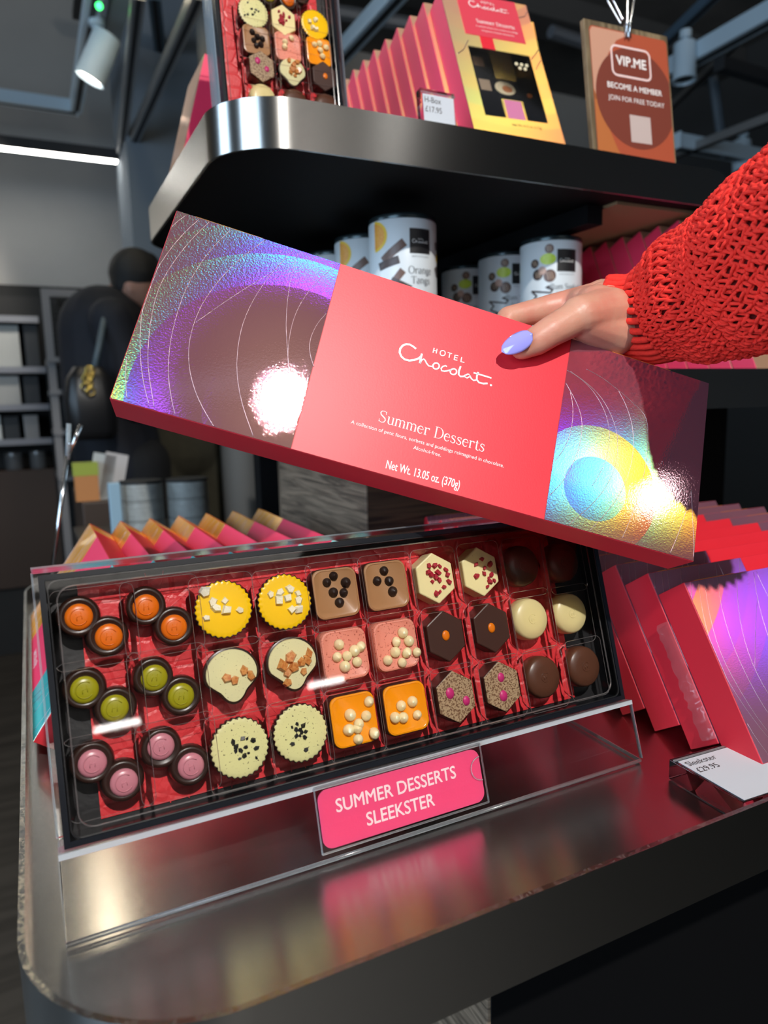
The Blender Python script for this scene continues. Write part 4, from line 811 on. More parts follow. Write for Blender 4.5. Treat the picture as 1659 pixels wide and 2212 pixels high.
for kd, px, lab in q2:
    u, v = tp(px, -.006, TO2, EU2, EN2); r_ = .0062
    nt_ = {'vanilla': 9, 'whitehex': 16, 'lemon': 6, 'coffee': 6, 'pink': 3, 'mango': 6, 'speckhex': 2, 'blob': 9, 'darkhex': 1}.get(kd, 0)
    tops = [(rnd.gauss(0, .0035), rnd.gauss(0, .0045)) for _ in range(nt_)]
    if kd == 'darkhex': tops = [(.001, 0)]
    if kd == 'speckhex': tops = [(-.004, .005), (.005, -.002)]
    if kd == 'coffee': tops = [(-.004, .007), (.001, .003), (-.003, -.001), (.006, .002), (.004, -.004), (-.001, -.006)]
    if kd == 'pink': tops = [(-.003, .004), (-.004, -.001), (.004, .009)]
    if kd == 'mango': tops = [(-.005, .006), (.001, .008), (.008, .005), (.001, .001), (.003, -.005)]
    o = sweet(kd, (u, v), MT2, lab, 'petit fours in the upper tray', tops, k=k2)
    if kd not in ('orange', 'olive', 'mauve'): cells2.append((u, v, .038, .0405))
tray('small black tray of assorted chocolates on the upper shelf', MT2, .1285, .235, .010, .1160, cells2)
s2 = thing('acrylic_stand', 'clear acrylic easel holding the small tray on the upper shelf', 'stand', MT2)
MB().box(-.004, .1325, -.005, .238, -.0295, -.0265).build('panel', CLEAR, s2)
for x in (-.0050, .1325): MB().box(x, x+.0012, -.005, .238, -.0297, .0012).build('edge', CLEARE, s2)
MB().box(-.004, .1325, -.0045, -.0010, -.0265, .0016).build('ledge', CLEARE, s2)
# --- price block on the upper shelf
price('upright clear price block before the pink boxes on the upper shelf', frame((.4205, .712, ZU+.030), (1, 0, 0), (0, .12, 1)), .042, .058, .010, ['H-Box', '\u00a317.95'], .0085)
# --- clipboard
ca_ = math.radians(8); cyv = (0, math.sin(ca_), math.cos(ca_)); CB = Vector((.6395, .704, ZU+.0006)); CWd, CHt = .131, .186
cxv = (.995, -.06, 0)
cbm = frame(CB, cxv, cyv)
cb = thing('clipboard', 'wooden clipboard with a terracotta membership notice on the upper shelf', 'clipboard', cbm)
MB().box(0, CWd, 0, CHt, -.008, -.001).build('board', wood('board_oak', (.10, .065, .03), (.24, .17, .09), (30, 2, 2), .6, 1, 3), cb, bevel=.0008)
pw, ph = CWd-.010, CHt-.010
MB().prism(rrect(pw, ph, .005, 5, CWd/2+.002, CHt/2-.002), -.001, -.0004).build('notice', mat('terracotta_print', (.42, .075, .030), .5), cb)
def clipdisc(cx, cy, rx, ry, x0, x1, y0, y1, z, n=56):
    pts = []
    for i in range(n):
        a = 2*math.pi*i/n; pts.append((min(max(cx+rx*math.cos(a), x0), x1), min(max(cy+ry*math.sin(a), y0), y1), z))
    return pts
xa, xb, ya_, yb = CWd/2+.002-pw/2+.0003, CWd/2+.002+pw/2-.0003, CHt/2-.002-ph/2+.0003, CHt/2-.002+ph/2-.0003
def flat(name, pts, m, par): return MB().add(pts, [tuple(range(len(pts)))]).build(name, m, par)
flat('peach_corner', [(xa+.004, yb-.001, -.00035), (xa+.0002, yb-.006, -.00035), (xa, yb-.090, -.00035), (xa+.014, yb-.078, -.00035), (xa+.018, yb-.055, -.00035), (xa+.026, yb-.030, -.00035), (xa+.040, yb-.012, -.00035), (xa+.062, yb-.001, -.00035)], mat('peach_print', (.58, .29, .19), .5), cb)
flat('ochre_corner', [(xa, ya_, -.00035), (xa+.052, ya_, -.00035), (xa+.030, ya_+.030, -.00035), (xa+.012, ya_+.070, -.00035), (xa, ya_+.100, -.00035)], mat('ochre_print', (.48, .14, .035), .5), cb)
flat('dark_disc', clipdisc(CWd*.55, CHt*.53, .062, .062, xa, xb, ya_, yb, -.0003), mat('maroon_print', (.19, .036, .020), .5), cb)
WP_ = mat('print_white', (.85, .78, .74), .6)
rr = rrect(.060, .036, .007, 5, CWd*.52, CHt*.765); mb = MB(); mb.ribbon(rr+[rr[0]], .0013, -.0002); mb.build('badge_frame', mat('print_pink', (.85, .62, .58), .6), cb)
text('lettering', 'VIP.ME', .0165, WP_, cb, CWd*.52, CHt*.765, -.0002, bold=.03)
text('lettering', 'BECOME A MEMBER', .0098, WP_, cb, CWd*.545, CHt*.595, -.0002, bold=.02)
text('lettering', 'JOIN FOR FREE TODAY', .0085, WP_, cb, CWd*.555, CHt*.515, -.0002)
MB().box(CWd*.455, CWd*.705, CHt*.24, CHt*.42, -.00028, -.0002).build('blank_square', mat('print_grey', (.55, .42, .38), .6), cb)
bc = thing('bulldog_clip', 'chrome wire clip gripping the top of the clipboard', 'clip', cbm@T(CWd*.50, CHt+.002, 0))
for sgn, tilt in ((1, .10), (-1, -.42)):
    c, s_ = math.cos(tilt), math.sin(tilt)
    pth = [(.0035, -.018), (.0030, 0), (.0055, .020), (.0065, .034), (.004, .041), (0, .043), (-.004, .041), (-.0065, .034), (-.0055, .020), (-.0030, 0), (-.0035, -.018)]
    MB().tube([(x*.8+y*s_*1.0, y*c, .004*sgn+y*.12*sgn) for x, y in pth], .0011, 8).build('wire_handle', CHROME, bc, smooth='all')
MB().tube([(-.006, .002, .0), (.006, .002, 0)], .0042, 12).build('spring', CHROME, bc, smooth=True)
MB().box(-.005, .005, -.016, -.002, .0, .0016).build('jaw', CHROME, bc, bevel=.0005)
# ------------------------------------------------------------------ tins on the middle shelf
TR_ = .0415
TINW = mat('tin_white', (.66, .70, .72), .35)
def bend(mb, phi0, R_, out=0):
    v = []
    for (s_, z, r_) in mb.v: a = phi0+s_/R_; rr_ = R_+r_+out; v.append((rr_*math.cos(a), rr_*math.sin(a), z))
    mb.v = v; return mb
def patch(pts2, r_, n=10):
    """convex outline as a fan of rings so that it follows the tin"""
    cx_ = sum(p[0] for p in pts2)/len(pts2); cy_ = sum(p[1] for p in pts2)/len(pts2)
    return MB().loft([[(cx_+(x-cx_)*q, cy_+(y-cy_)*q, r_) for x, y in pts2] for q in (1, .75, .5, .25, .02)], (False, True))
def densify(p, m=6):
    o = []
    for i in range(len(p)):
        a, b = p[i], p[(i+1) % len(p)]
        o += [(a[0]+(b[0]-a[0])*k/m, a[1]+(b[1]-a[1])*k/m) for k in range(m)]
    return o
def bar(cx, cy, L_, w_, a): return densify([(cx+x*math.cos(a)-y*math.sin(a), cy+x*math.sin(a)+y*math.cos(a)) for x, y in ((-L_/2, -w_/2), (L_/2, -w_/2), (L_/2, w_/2), (-L_/2, w_/2))])
CHB = mat('print_chocolate', (.045, .025, .020), .4); CHB2 = mat('print_chocolate_light', (.14, .075, .055), .4); PBLK = mat('print_black', (.012, .012, .013), .4); PGREY = mat('print_grey_text', (.10, .11, .12), .5)
def tin(x, y, z0, H, kind, label, group, turn=0):
    t = thing('tin', label, 'tin', T(x, y, z0), group); ph = math.atan2(-y, -x)+turn
    MB().lathe([(TR_*.97, 0), (TR_, .002), (TR_, H-.004), (TR_*.985, H-.0025), (TR_*.97, H-.002)], 56).build('body', TINW, t, smooth=True)
    MB().lathe([(TR_*.985, H-.003), (TR_*1.005, H), (TR_*.99, H+.003), (TR_*.93, H+.0035), (TR_*.91, H+.0015), (TR_*.3, H+.0015)], 48).build('lid', mat('tin_lid', (.03, .045, .05), .25, .6), t, smooth=True)
    zt = H; f = lambda nm, pts, m, r_=.0003: bend(patch(pts, r_), ph, TR_).build(nm, m, t)
    s0 = TR_*math.radians(31)
    f('black_square', densify([(s0-.0140, zt-.043), (s0+.0140, zt-.043), (s0+.0140, zt-.0145), (s0-.0140, zt-.0145)], 8), PBLK)
    bend(logo_mb(.34, s0, zt-.0285, .0007), ph, TR_).build('logo', WHITE, t)
    def tx(b, size, cz, m=PGREY):
        wd_ = MB(); o = text('x', b, size, m, None, s0, cz, .0006); vv = [tuple(v.co) for v in o.data.vertices]; ff = [tuple(p_.vertices) for p_ in o.data.polygons]; bpy.data.objects.remove(o)
        wd_.add(vv, ff); bend(wd_, ph, TR_).build('lettering', m, t)
    tx('BRITISH COCOA GROWER', .0019, zt-.0465)
    if kind == 'orange':
        for i, wdz in enumerate(('Orange', 'Tangs')): bend(serif(wdz, .0118, s0, zt-.0625-.0115*i, .0006), ph, TR_).build('lettering', PGREY, t)
        cs = -TR_*math.radians(52); half = [(cs+.019*math.cos(a), zt-.021+.0175*math.sin(a)) for a in np.linspace(-math.pi/2, math.pi/2, 18)]
        f('orange_slice', densify(half, 2), mat('print_rind', (.80, .52, .03), .4)); half2 = [(cs+.0158*math.cos(a), zt-.021+.0145*math.sin(a)) for a in np.linspace(-math.pi/2, math.pi/2, 18)]
        f('orange_slice', densify(half2, 2), mat('print_flesh', (.72, .26, .015), .4, noise=(400, .6, (.85, .5, .10))), .0006)
        f('chocolate_stick', bar(-.0115, zt-.040, .034, .010, .62), CHB2); f('chocolate_stick', bar(-.0175, zt-.053, .027, .009, .25), CHB, .0006)
        f('chocolate_stick', bar(-.0085, zt-.072, .026, .0085, .85), CHB2); f('chocolate_stick', bar(-.003, zt-.079, .026, .009, -.45), CHB, .0006)
        f('chocolate_stick', bar(TR_*math.radians(78), zt-.030, .012, .009, .2), CHB); f('orange_slice', bar(TR_*math.radians(82), zt-.045, .008, .012, 1.2), mat('print_rind', (.80, .52, .03), .4))
        f('chocolate_stick', bar(TR_*math.radians(76), zt-.060, .010, .012, .6), CHB)
    else:
        for i, wdz in enumerate(('Rum Soaked', 'Sultanas')): bend(serif(wdz, .0098, s0, zt-.0625-.0105*i, .0006), ph, TR_).build('lettering', PGREY, t)
        lime = mat('print_lime', (.50, .66, .03), .4, noise=(250, .5, (.68, .80, .15)))
        f('sultana', ell(.0105, .0072, 24, -.0035, zt-.0265), lime)
        for cx_, cz, r_, m in ((-.0020, zt-.0135, .0060, CHB2), (-.0215, zt-.031, .0058, CHB), (-.0170, zt-.0455, .0072, CHB), (-.0110, zt-.0410, .0056, mat('print_pinkish', (.50, .30, .24), .4)), (-.001, zt-.0480, .0082, CHB2)):
            f('chocolate_ball', ell(r_, r_, 20, cx_, cz), m)
            for q in (-.4, .1, .55): f('drizzle', bar(cx_+q*r_*.8, cz, .0007, r_*1.2, .25), mat('print_cream', (.55, .38, .26), .4), .0006)
        zg = [(-.026, zt-.066), (.0, zt-.070), (.003, zt-.066), (-.006, zt-.0625), (.0015, zt-.061)]
        zg2 = [(-.026, zt-.0655), (-.018, zt-.073), (-.024, zt-.078), (-.010, zt-.084), (-.024, zt-.086), (-.004, zt-.094)]
        for z_ in (zg, zg2): bend(MB().ribbon(sum([[(a[0]+(b[0]-a[0])*k/4, a[1]+(b[1]-a[1])*k/4) for k in range(4)] for a, b in zip(z_, z_[1:])], []), .0011, .0006), ph, TR_).build('chocolate_squiggle', CHB, t)
    return t
ZT = 1.2296
for k, y in enumerate((.815, .925, 1.035)):
    tin(.4330, y, ZT, .208, 'orange', ['orange-printed white tin at the front of the middle shelf', 'orange-printed white tin standing second behind the first', 'orange-printed white tin standing farthest back'][k], 'orange tins on the middle shelf')
for k, y in enumerate((.815, .918, 1.025)):
    tin(.6630, y, ZT, .200, 'rum', ['white tin with lime sultana print, frontmost beside the sleeve', 'white tin with lime sultana print, second of the row', 'white tin with lime sultana print, rearmost beside the box edge'][k], 'sultana tins on the middle shelf')
# ------------------------------------------------------------------ the hand and the red sleeve
def hp(px, c): return Vector(hit(px, NB, TLb-NB*c))     # c: metres in front of the box face
arm = thing('person', 'person reaching in from the right in a red crochet sleeve, hand gripping the box', 'person', T(*hp((1500, 640), -.014)))
ARM0 = arm.matrix_world.inverted()
def AP(o): o.matrix_parent_inverse = ARM0; return o
h = MB()
tip, ip, mc, cm_ = hp((1128, 752), .0075), hp((1190, 716), .0125), hp((1252, 682), .0125), hp((1316, 672), .002)
h.cone(tip, hp((1160, 736), .0095), .0078, .0098); h.cone(hp((1160, 736), .0095), ip, .0098, .0104); h.cone(ip, mc, .0104, .0120); h.cone(mc, cm_, .0135, .0165)
h.cone(hp((1265, 700), .008), hp((1325, 720), -.004), .0120, .0165)
# index finger behind the box
i0, i1, i2, i3 = hp((1300, 645), -.030), hp((1178, 668), -.0375), hp((1098, 688), -.0385), hp((1075, 740), -.0375)
h.cone(hp((1330, 650), -.022), i0, .0180, .0145); h.cone(i0, i1, .0135, .0100); h.cone(i1, i2, .0098, .0090); h.cone(i2, i3, .0090, .0078)
h.cone(hp((1240, 655), -.034), hp((1262, 650), -.012), .0105, .010); h.cone(hp((1262, 655), -.020), hp((1290, 660), .0), .0125, .0145)
# the other fingers, bent behind the box
for q, (a, b, c) in enumerate((((1310, 690), (1190, 730), (1120, 790)), ((1325, 730), (1230, 790), (1165, 850)), ((1335, 765), (1270, 830), (1225, 880)))):
    r_ = .0098-.0008*q; h.cone(hp(a, -.034), hp(b, -.0405), r_+.003, r_+.0008); h.cone(hp(b, -.0405), hp(c, -.0395), r_+.0005, r_-.001)
h.cone(hp((1310, 690), -.030), hp((1345, 745), -.030), .0160, .0190)
# wrist and forearm
wr = hp((1345, 700), -.016); h.cone(hp((1310, 672), -.014), wr, .0215, .0245); h.cone(hp((1320, 715), -.016), wr, .0180, .0230)
def sc(px, dist): return Vector(hd(px, dist))
D0 = (wr-Vector(CAM)).length
p1, p2, p3 = sc((1420, 682), D0*.985), sc((1540, 632), D0*.955), sc((1700, 560), D0*.91); p4 = sc((2050, 400), D0*.83)
h.cone(wr, p1, .0245, .0260); h.cone(p1, p3, .0260, .034); h.cone(p3, p4, .034, .043)
hand = AP(h.build('hand', SKIN, arm)); remesh(hand, .0013, 10, .5)
# thumb nail: an almond shell lying on the thumb
nd = (hp((1092, 760), .0105)-hp((1150, 727), .0195)).normalized(); nz = (Vector(CAM)-hp((1120, 745), .016)).normalized(); nz = (nz-nd*nz.dot(nd)+Vector((0, 0, .35))).normalized(); nz = (nz-nd*nz.dot(nd)).normalized(); nx = nd.cross(nz)
NC = hp((1117, 743), .0128)
rings = []
for i in range(13):
    t_ = -1+2*i/12; hw = .0066*(1-abs(t_)**2.6)**.55 if abs(t_) < 1 else 0; hw *= (1.0 if t_ < 0 else 1-.22*t_)
    row = []
    for j in range(11):
        a = (-1+2*j/10); x = hw*a; zz = .0030*(1-(x/.0078)**2)-.0012*max(t_, 0)**2-.0004*min(t_, 0)**2
        row.append(tuple(NC+nd*(t_*.0112)+nx*x+nz*(zz+.0004)))
    rings.append(row)
nl = AP(MB().loft(rings, (False, False), closed=False).build('thumb_nail', mat('lilac_polish', (.36, .33, .80), .12, coat=1), arm, smooth='all', label='glossy lilac thumb nail'))
so = nl.modifiers.new('s', 'SOLIDIFY'); so.thickness = .0012; so.offset = -1
# --- sleeve
cl = [sc((1312, 693), D0*1.0), sc((1360, 690), D0*.995), sc((1415, 678), D0*.985), sc((1500, 638), D0*.965), sc((1590, 600), D0*.945), sc((1700, 548), D0*.91), sc((1850, 480), D0*.87), sc((2050, 392), D0*.83)]
rd = [.0290, .0285, .0330, .0440, .0485, .0545, .060, .066]
cum = [0]
for a, b in zip(cl, cl[1:]): cum.append(cum[-1]+(b-a).length)
LT = cum[-1]
def cpos(s_):
    s_ = min(max(s_, 0), LT-1e-6); i = max(k for k in range(len(cum)-1) if cum[k] <= s_); u = (s_-cum[i])/(cum[i+1]-cum[i])
    P = lambda k: cl[min(max(k, 0), len(cl)-1)]; a, b, c, d = P(i-1), P(i), P(i+1), P(i+2)
    p_ = .5*((2*b)+(c-a)*u+(2*a-5*b+4*c-d)*u*u+(3*b-a-3*c+d)*u**3)
    uu = u*u*(3-2*u); return p_, rd[i]+(rd[i+1]-rd[i])*uu
VD = (Vector(CAM)-cl[2]).normalized()
def surf(s_, ph, dr=0):
    p_, r_ = cpos(s_); q, _ = cpos(s_+.003); t_ = (q-p_).normalized(); a = (VD-t_*VD.dot(t_)).normalized(); b = t_.cross(a)
    # soft folds just behind the cuff
    k = max(0, 1-abs(s_-.050)/.03); r2 = r_*(1+.05*k*math.sin(5*ph+1.3)+.03*math.sin(3*ph+40*s_))
    return p_+(a*math.cos(ph)*.92+b*math.sin(ph))*(r2+dr)
WOOL = mat('red_wool', (.92, .030, .014), .85, noise=(700, .3, (.60, .010, .008)), bump=(3000, .5))
SC = .036      # cuff length
cuff = MB(); NR = 30
for j in range(NR):
    ph = 2*math.pi*j/NR
    cuff.tube([tuple(surf(SC*i/14, ph+.006*math.sin(i*.9+j*2), .0002+.0003*math.sin(i*1.3+j))) for i in range(15)], .0024, 7)
    for q in (0, 1):
        path = [];
        for i in range(27):
            s_ = SC*i/26; tw = i*1.15+q*math.pi+j
            path.append(tuple(surf(s_, ph+.020*math.sin(tw*1.2)*(1 if q else -1), .0018+.0002*math.cos(tw*.9))))
        cuff.tube(path, .0006, 5)
rim = [tuple(surf(.0005, 2*math.pi*i/90, .0004*math.sin(i*1.1))) for i in range(91)]; cuff.tube(rim, .0020, 6)
cf = AP(cuff.build('ribbed_cuff', WOOL, arm, smooth='all')); cf['kind'] = 'stuff'
sl_ = MB(); NS = 44; DS = .0066; rows = int((LT-SC)/DS)
def strand(path3, r_, n=5): sl_.tube(path3, r_, n)
prev = rnd.random
for i in range(rows):
    s0_ = SC+.001+DS*i; N_ = NS
    jit = [rnd.uniform(-.0007, .0007) for _ in range(N_*2)]; gap = [rnd.random() < .16 for _ in range(N_*2)]
    for strand_i in (0, 1):
        path = []
        steps = N_*2
        for j in range(steps+1):
            for m in range(4):
                u = j+m/4; 
                if u > steps: break
                zz = abs((u % 2)-1)           # zig-zag between this row and the next
                a0 = jit[j % steps]; ph = 2*math.pi*(u/steps)+(math.pi/steps if i % 2 else 0)
                tw = u*2.4+strand_i*math.pi+i*1.7
                amp = DS*1.12
                path.append(tuple(surf(s0_+amp*zz+a0+.00055*math.sin(tw), ph+.010*math.sin(2.1*u+i), .0009*math.cos(tw)+.0010*math.sin(u*math.pi+i))))
        strand(path, .00118)
    # shell knots along the row
    path = []
    for j in range(N_*8+1):
        u = j/8; ph = 2*math.pi*u/N_+(math.pi/NS if i % 2 else 0)
        path.append(tuple(surf(s0_+.0012*math.sin(2*math.pi*u)+.0005*math.sin(9*u+i), ph, .0014*math.cos(2*math.pi*u*1.0+.7))))
    strand(path, .00122)
sv = AP(sl_.build('crochet_sleeve', WOOL, arm, smooth='all')); sv['kind'] = 'stuff'
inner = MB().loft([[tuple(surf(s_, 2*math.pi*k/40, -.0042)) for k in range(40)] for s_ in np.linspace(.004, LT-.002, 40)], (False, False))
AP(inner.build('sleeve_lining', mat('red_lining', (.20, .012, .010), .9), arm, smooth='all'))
# ------------------------------------------------------------------ background: wall shelving on the left
YS = 3.98
def at(px, y=YS): return Vector(hy(px, y))
wu = thing('wall_shelving', 'black wall shelving with steel-edged shelves on the far left', 'shelving', T(-1.6, 4.05, 0))
def WU(o): o.matrix_parent_inverse = T(1.6, -4.05, 0); return o
BLK2 = mat('shelf_black', (.012, .012, .012), .7); EDGE = mat('shelf_edge_steel', (.45, .46, .50), .3, .7)
xe = at((93, 800)).x
WU(MB().box(XL+.01, xe+.10, 4.17, 4.195, 0, 1.80).build('back_panel', BLK2, wu))
zs = [at((60, q)).z for q in (685, 794, 875, 949)]
for i, z in enumerate(zs):
    s_ = WU(MB().box(XL+.01, xe+.028*i, YS, 4.168, z-.022, z).build('shelf_board', BLK2, wu)); MB().box(XL+.01, xe+.028*i, YS-.006, YS, z-.026, z+.004).build('steel_edge', EDGE, s_)
cz = at((60, 1015)).z; WU(MB().box(XL+.01, xe+.12, YS-.02, 4.168, .35, cz).build('cabinet', mat('brown_laminate', (.040, .022, .014), .5), wu)); WU(MB().box(XL+.01, xe+.12, YS+.02, 4.168, 0, .349).build('plinth', BLK2, wu))
WU(MB().box(xe+.125, xe+.15, YS-.02, 4.168, 0, 1.70).build('side_panel', BLK2, wu))
PALE = mat('pale_carton', (.46, .47, .45), .6); GREYC = mat('dark_carton', (.035, .038, .042), .5)
def stock(name, px0, px1, label, cat, m, y=YS+.03, d=.12, zb=None, round_=False):
    a, b = at(px0, y), at(px1, y); z0 = b.z if zb is None else zb
    if round_:
        r_ = (b.x-a.x)/2; t = thing(name, label, cat, T((a.x+b.x)/2, y+r_, z0)); MB().lathe([(r_*.96, 0), (r_, .004), (r_, (a.z-z0)*.86), (r_*.97, (a.z-z0)*.87)], 28).build('body', m, t, smooth=True); MB().lathe([(r_*1.01, (a.z-z0)*.86), (r_*1.01, a.z-z0), (r_*.9, a.z-z0+.002)], 28).build('lid', mat('jar_lid', (.30, .31, .32), .3, .8), t, smooth=True); return t
    o = MB().box(a.x, b.x, y, y+d, z0, a.z).build(name, m, bevel=.003); return tag(o, label, cat)
g_ = zs
stock('carton', (-60, 700), (47, 788), 'pale tall carton on the top wall shelf at the frame edge', 'box', PALE, zb=g_[1])
stock('carton', (49, 700), (88, 788), 'charcoal tall carton beside the pale one on the top wall shelf', 'box', GREYC, zb=g_[1])
stock('carton', (-40, 812), (46, 870), 'shiny pale carton on the second wall shelf', 'box', mat('pale_shiny', (.52, .52, .50), .3, .3), zb=g_[2])
stock('carton', (49, 812), (88, 870), 'charcoal carton on the second wall shelf', 'box', GREYC, zb=g_[2])
stock('carton', (-40, 898), (5, 945), 'white carton at the frame edge on the third wall shelf', 'box', mat('white_carton', (.65, .68, .68), .6), zb=g_[3])
stock('carton', (6, 900), (44, 945), 'dark carton on the third wall shelf', 'box', GREYC, zb=g_[3])
stock('carton', (50, 897), (86, 945), 'silver-labelled carton on the third wall shelf', 'box', mat('silver_label', (.38, .37, .36), .35, .5), zb=g_[3])
stock('jar', (8, 980), (52, 1014), 'grey lidded jar at left on the wall cabinet', 'jar', mat('grey_jar', (.10, .105, .11), .4), zb=cz+.001, round_=True)
stock('jar', (63, 976), (103, 1012), 'grey lidded jar at right on the wall cabinet', 'jar', mat('grey_jar', (.10, .105, .11), .4), zb=cz+.001, round_=True)
# --- metal rack with mesh back
YR = 3.3
rk = thing('mesh_rack', 'grey metal rack with a mesh back behind the person', 'rack', T(-1.0, YR, 0))
def RK(o): o.matrix_parent_inverse = T(1.0, -YR, 0); return o
xa_, xb_ = at((104, 800), YR).x, at((248, 800), YR).x; zt_ = at((110, 640), YR).z; RM = mat('rack_grey', (.26, .25, .25), .5, .5)
for x in (xa_, xb_): RK(MB().box(x, x+.03, YR, YR+.03, 0, zt_).build('post', RM, rk))
RK(MB().box(xa_, xb_+.03, YR, YR+.03, zt_, zt_+.03).build('top_rail', RM, rk))
for q in (772, 842, 930, 1030):
    z = at((110, q), YR).z; RK(MB().box(xa_, xb_+.03, YR-.02, YR+.30, z-.02, z).build('rack_shelf', RM, rk))
mesh_ = MB(); nx_, nz_ = 26, 60
for i in range(nx_): x = xa_+(xb_-xa_)*i/nx_; mesh_.box(x, x+.003, YR+.298, YR+.301, .25, zt_)
for i in range(nz_): z = .25+(zt_-.25)*i/nz_; mesh_.box(xa_, xb_, YR+.300, YR+.303, z, z+.003)
o = RK(mesh_.build('wire_mesh', mat('mesh_dark', (.05, .05, .05), .5, .5), rk)); o['kind'] = 'stuff'
RK(MB().box(xa_, xb_, YR+.304, YR+.32, .1, zt_).build('dark_backing', BLK2, rk))
zr = at((110, 772), YR).z
stock('carton', (141, 714), (178, 770), 'pale green carton on the mesh rack', 'box', mat('pale_green', (.30, .38, .36), .6), YR+.03, .08, zb=zr)
tag(MB().lathe([(.03, 0), (.035, .05), (.02, .09), (.012, .12)], 16, T(*at((183, 760), YR+.05))).build('bottle', mat('white_bottle', (.6, .62, .62), .4), smooth=True), 'small white bottle beside the green carton', 'bottle')
stock('carton', (150, 800), (172, 838), 'small white carton on the lower rack shelf', 'box', mat('white_carton', (.65, .68, .68), .6), YR+.03, .06, zb=at((110, 842), YR).z)
# ------------------------------------------------------------------ the person in the navy coat
YP = 2.85
P = lambda x, y, d=0: Vector(hy((x, y), YP+d))
man = thing('person', 'dark-haired person in a navy coat looking down, seen from behind at left', 'person', T(P(290, 900).x, YP, 0)); MI = man.matrix_world.inverted()
def MP(o): o.matrix_parent_inverse = MI; return o
b = MB()
hc = P(296, 618); b.ball(hc, .098, 18, 12, (.86, .86, 1.05)); b.ball(hc+Vector((.045, -.01, -.055)), .062, 14, 10, (1.0, .95, 1.1)); b.cone(P(262, 640, .02), P(240, 690, .03), .058, .066)
b.ball(P(331, 640), .016, 10, 8, (1.3, 1, 1.2)); b.ball(P(281, 622, -.075), .020, 10, 8, (.8, .4, 1.25)); b.cone(P(318, 662), P(323, 672), .022, .016)
b.cone(P(240, 690, .03), P(252, 900, .03), .10, .13); b.cone(P(252, 900, .03), P(275, 1000, .03), .13, .12)
zf_ = 0
for dx, dy in ((-.06, .06), (.07, -.05)):
    hip = P(278, 1000)+Vector((dx*.6, dy, 0)); kn = Vector((hip.x+.02, hip.y, .50)); an = Vector((hip.x+.01, hip.y, .09)); b.cone(hip, kn, .085, .058); b.cone(kn, an, .056, .040); b.cone(an+Vector((0, 0, -.04)), an+Vector((.16, -.02, -.045)), .042, .036)
# arms bent to a phone before the face
for dy in (-.16, .16):
    sh = P(232, 705)+Vector((0, dy, 0)); el = P(275, 860)+Vector((0, dy, 0)); wr_ = P(338, 730)+Vector((0, dy*.35, 0)); b.cone(sh, el, .052, .042); b.cone(el, wr_, .040, .028); b.ball(wr_+Vector((.02, 0, .02)), .035, 10, 8, (1, .6, 1.2))
body = MP(b.build('body', mat('person_skin', (.34, .17, .115), .55), man)); remesh(body, .011, 5, .5)
NAVY = mat('navy_coat', (.0040, .0055, .012), .8, noise=(30, .4, (.002, .003, .006)))
c = MB(); c.cone(P(236, 668, .02), P(234, 700, .02), .075, .125); c.cone(P(228, 715, .02), P(232, 870, .02), .165, .155); c.cone(P(232, 870, .02), P(262, 1010, .02), .155, .165); c.cone(P(205, 740, .02), P(215, 860, .02), .10, .11)
for dy in (-.16, .16):
    sh = P(232, 702)+Vector((0, dy, 0)); el = P(278, 862)+Vector((0, dy, 0)); wr_ = P(332, 740)+Vector((0, dy*.35, 0)); c.cone(sh, el, .078, .066); c.cone(el, wr_, .062, .046)
coat = MP(c.build('coat', NAVY, man)); remesh(coat, .011, 5, .5)
tr = MB()
for dx, dy in ((-.06, .06), (.07, -.05)):
    hip = P(278, 1000)+Vector((dx*.6, dy, 0)); kn = Vector((hip.x+.02, hip.y, .50)); an = Vector((hip.x+.01, hip.y, .11)); tr.cone(hip, kn, .105, .078); tr.cone(kn, an, .076, .062)
trs = MP(tr.build('trousers', mat('black_trousers', (.004, .004, .005), .85), man)); remesh(trs, .011, 4, .5)
hr = MB(); hr.ball(hc+Vector((-.004, 0, .042)), .104, 20, 12, (.90, .90, .92), jit=.015); hr.ball(hc+Vector((-.040, .0, .012)), .078, 16, 10, (.70, .92, .95), jit=.02); hr.cone(hc+Vector((.045, -.01, .08)), hc+Vector((.078, -.01, .050)), .042, .026)
hair = MP(hr.build('hair', mat('black_hair', (.004, .0035, .0035), .6, bump=(120, .6, (1, 1, 6), .004)), man)); remesh(hair, .009, 2, .4)
ph_ = P(340, 705); tag(MB().box(-.004, .004, -.035, .035, -.07, .07, T(*ph_)@Matrix.Rotation(.5, 4, 'Y')).build('phone', mat('phone_pale', (.30, .34, .37), .3), bevel=.004), 'pale phone in the hand of the person in navy', 'phone')
hd_ = MB(); hd_.cone(P(215, 640, .10), P(190, 700, .10), .045, .050); ho = MP(hd_.build('hood', mat('grey_hood', (.20, .21, .21), .8), man)); remesh(ho, .010, 4)
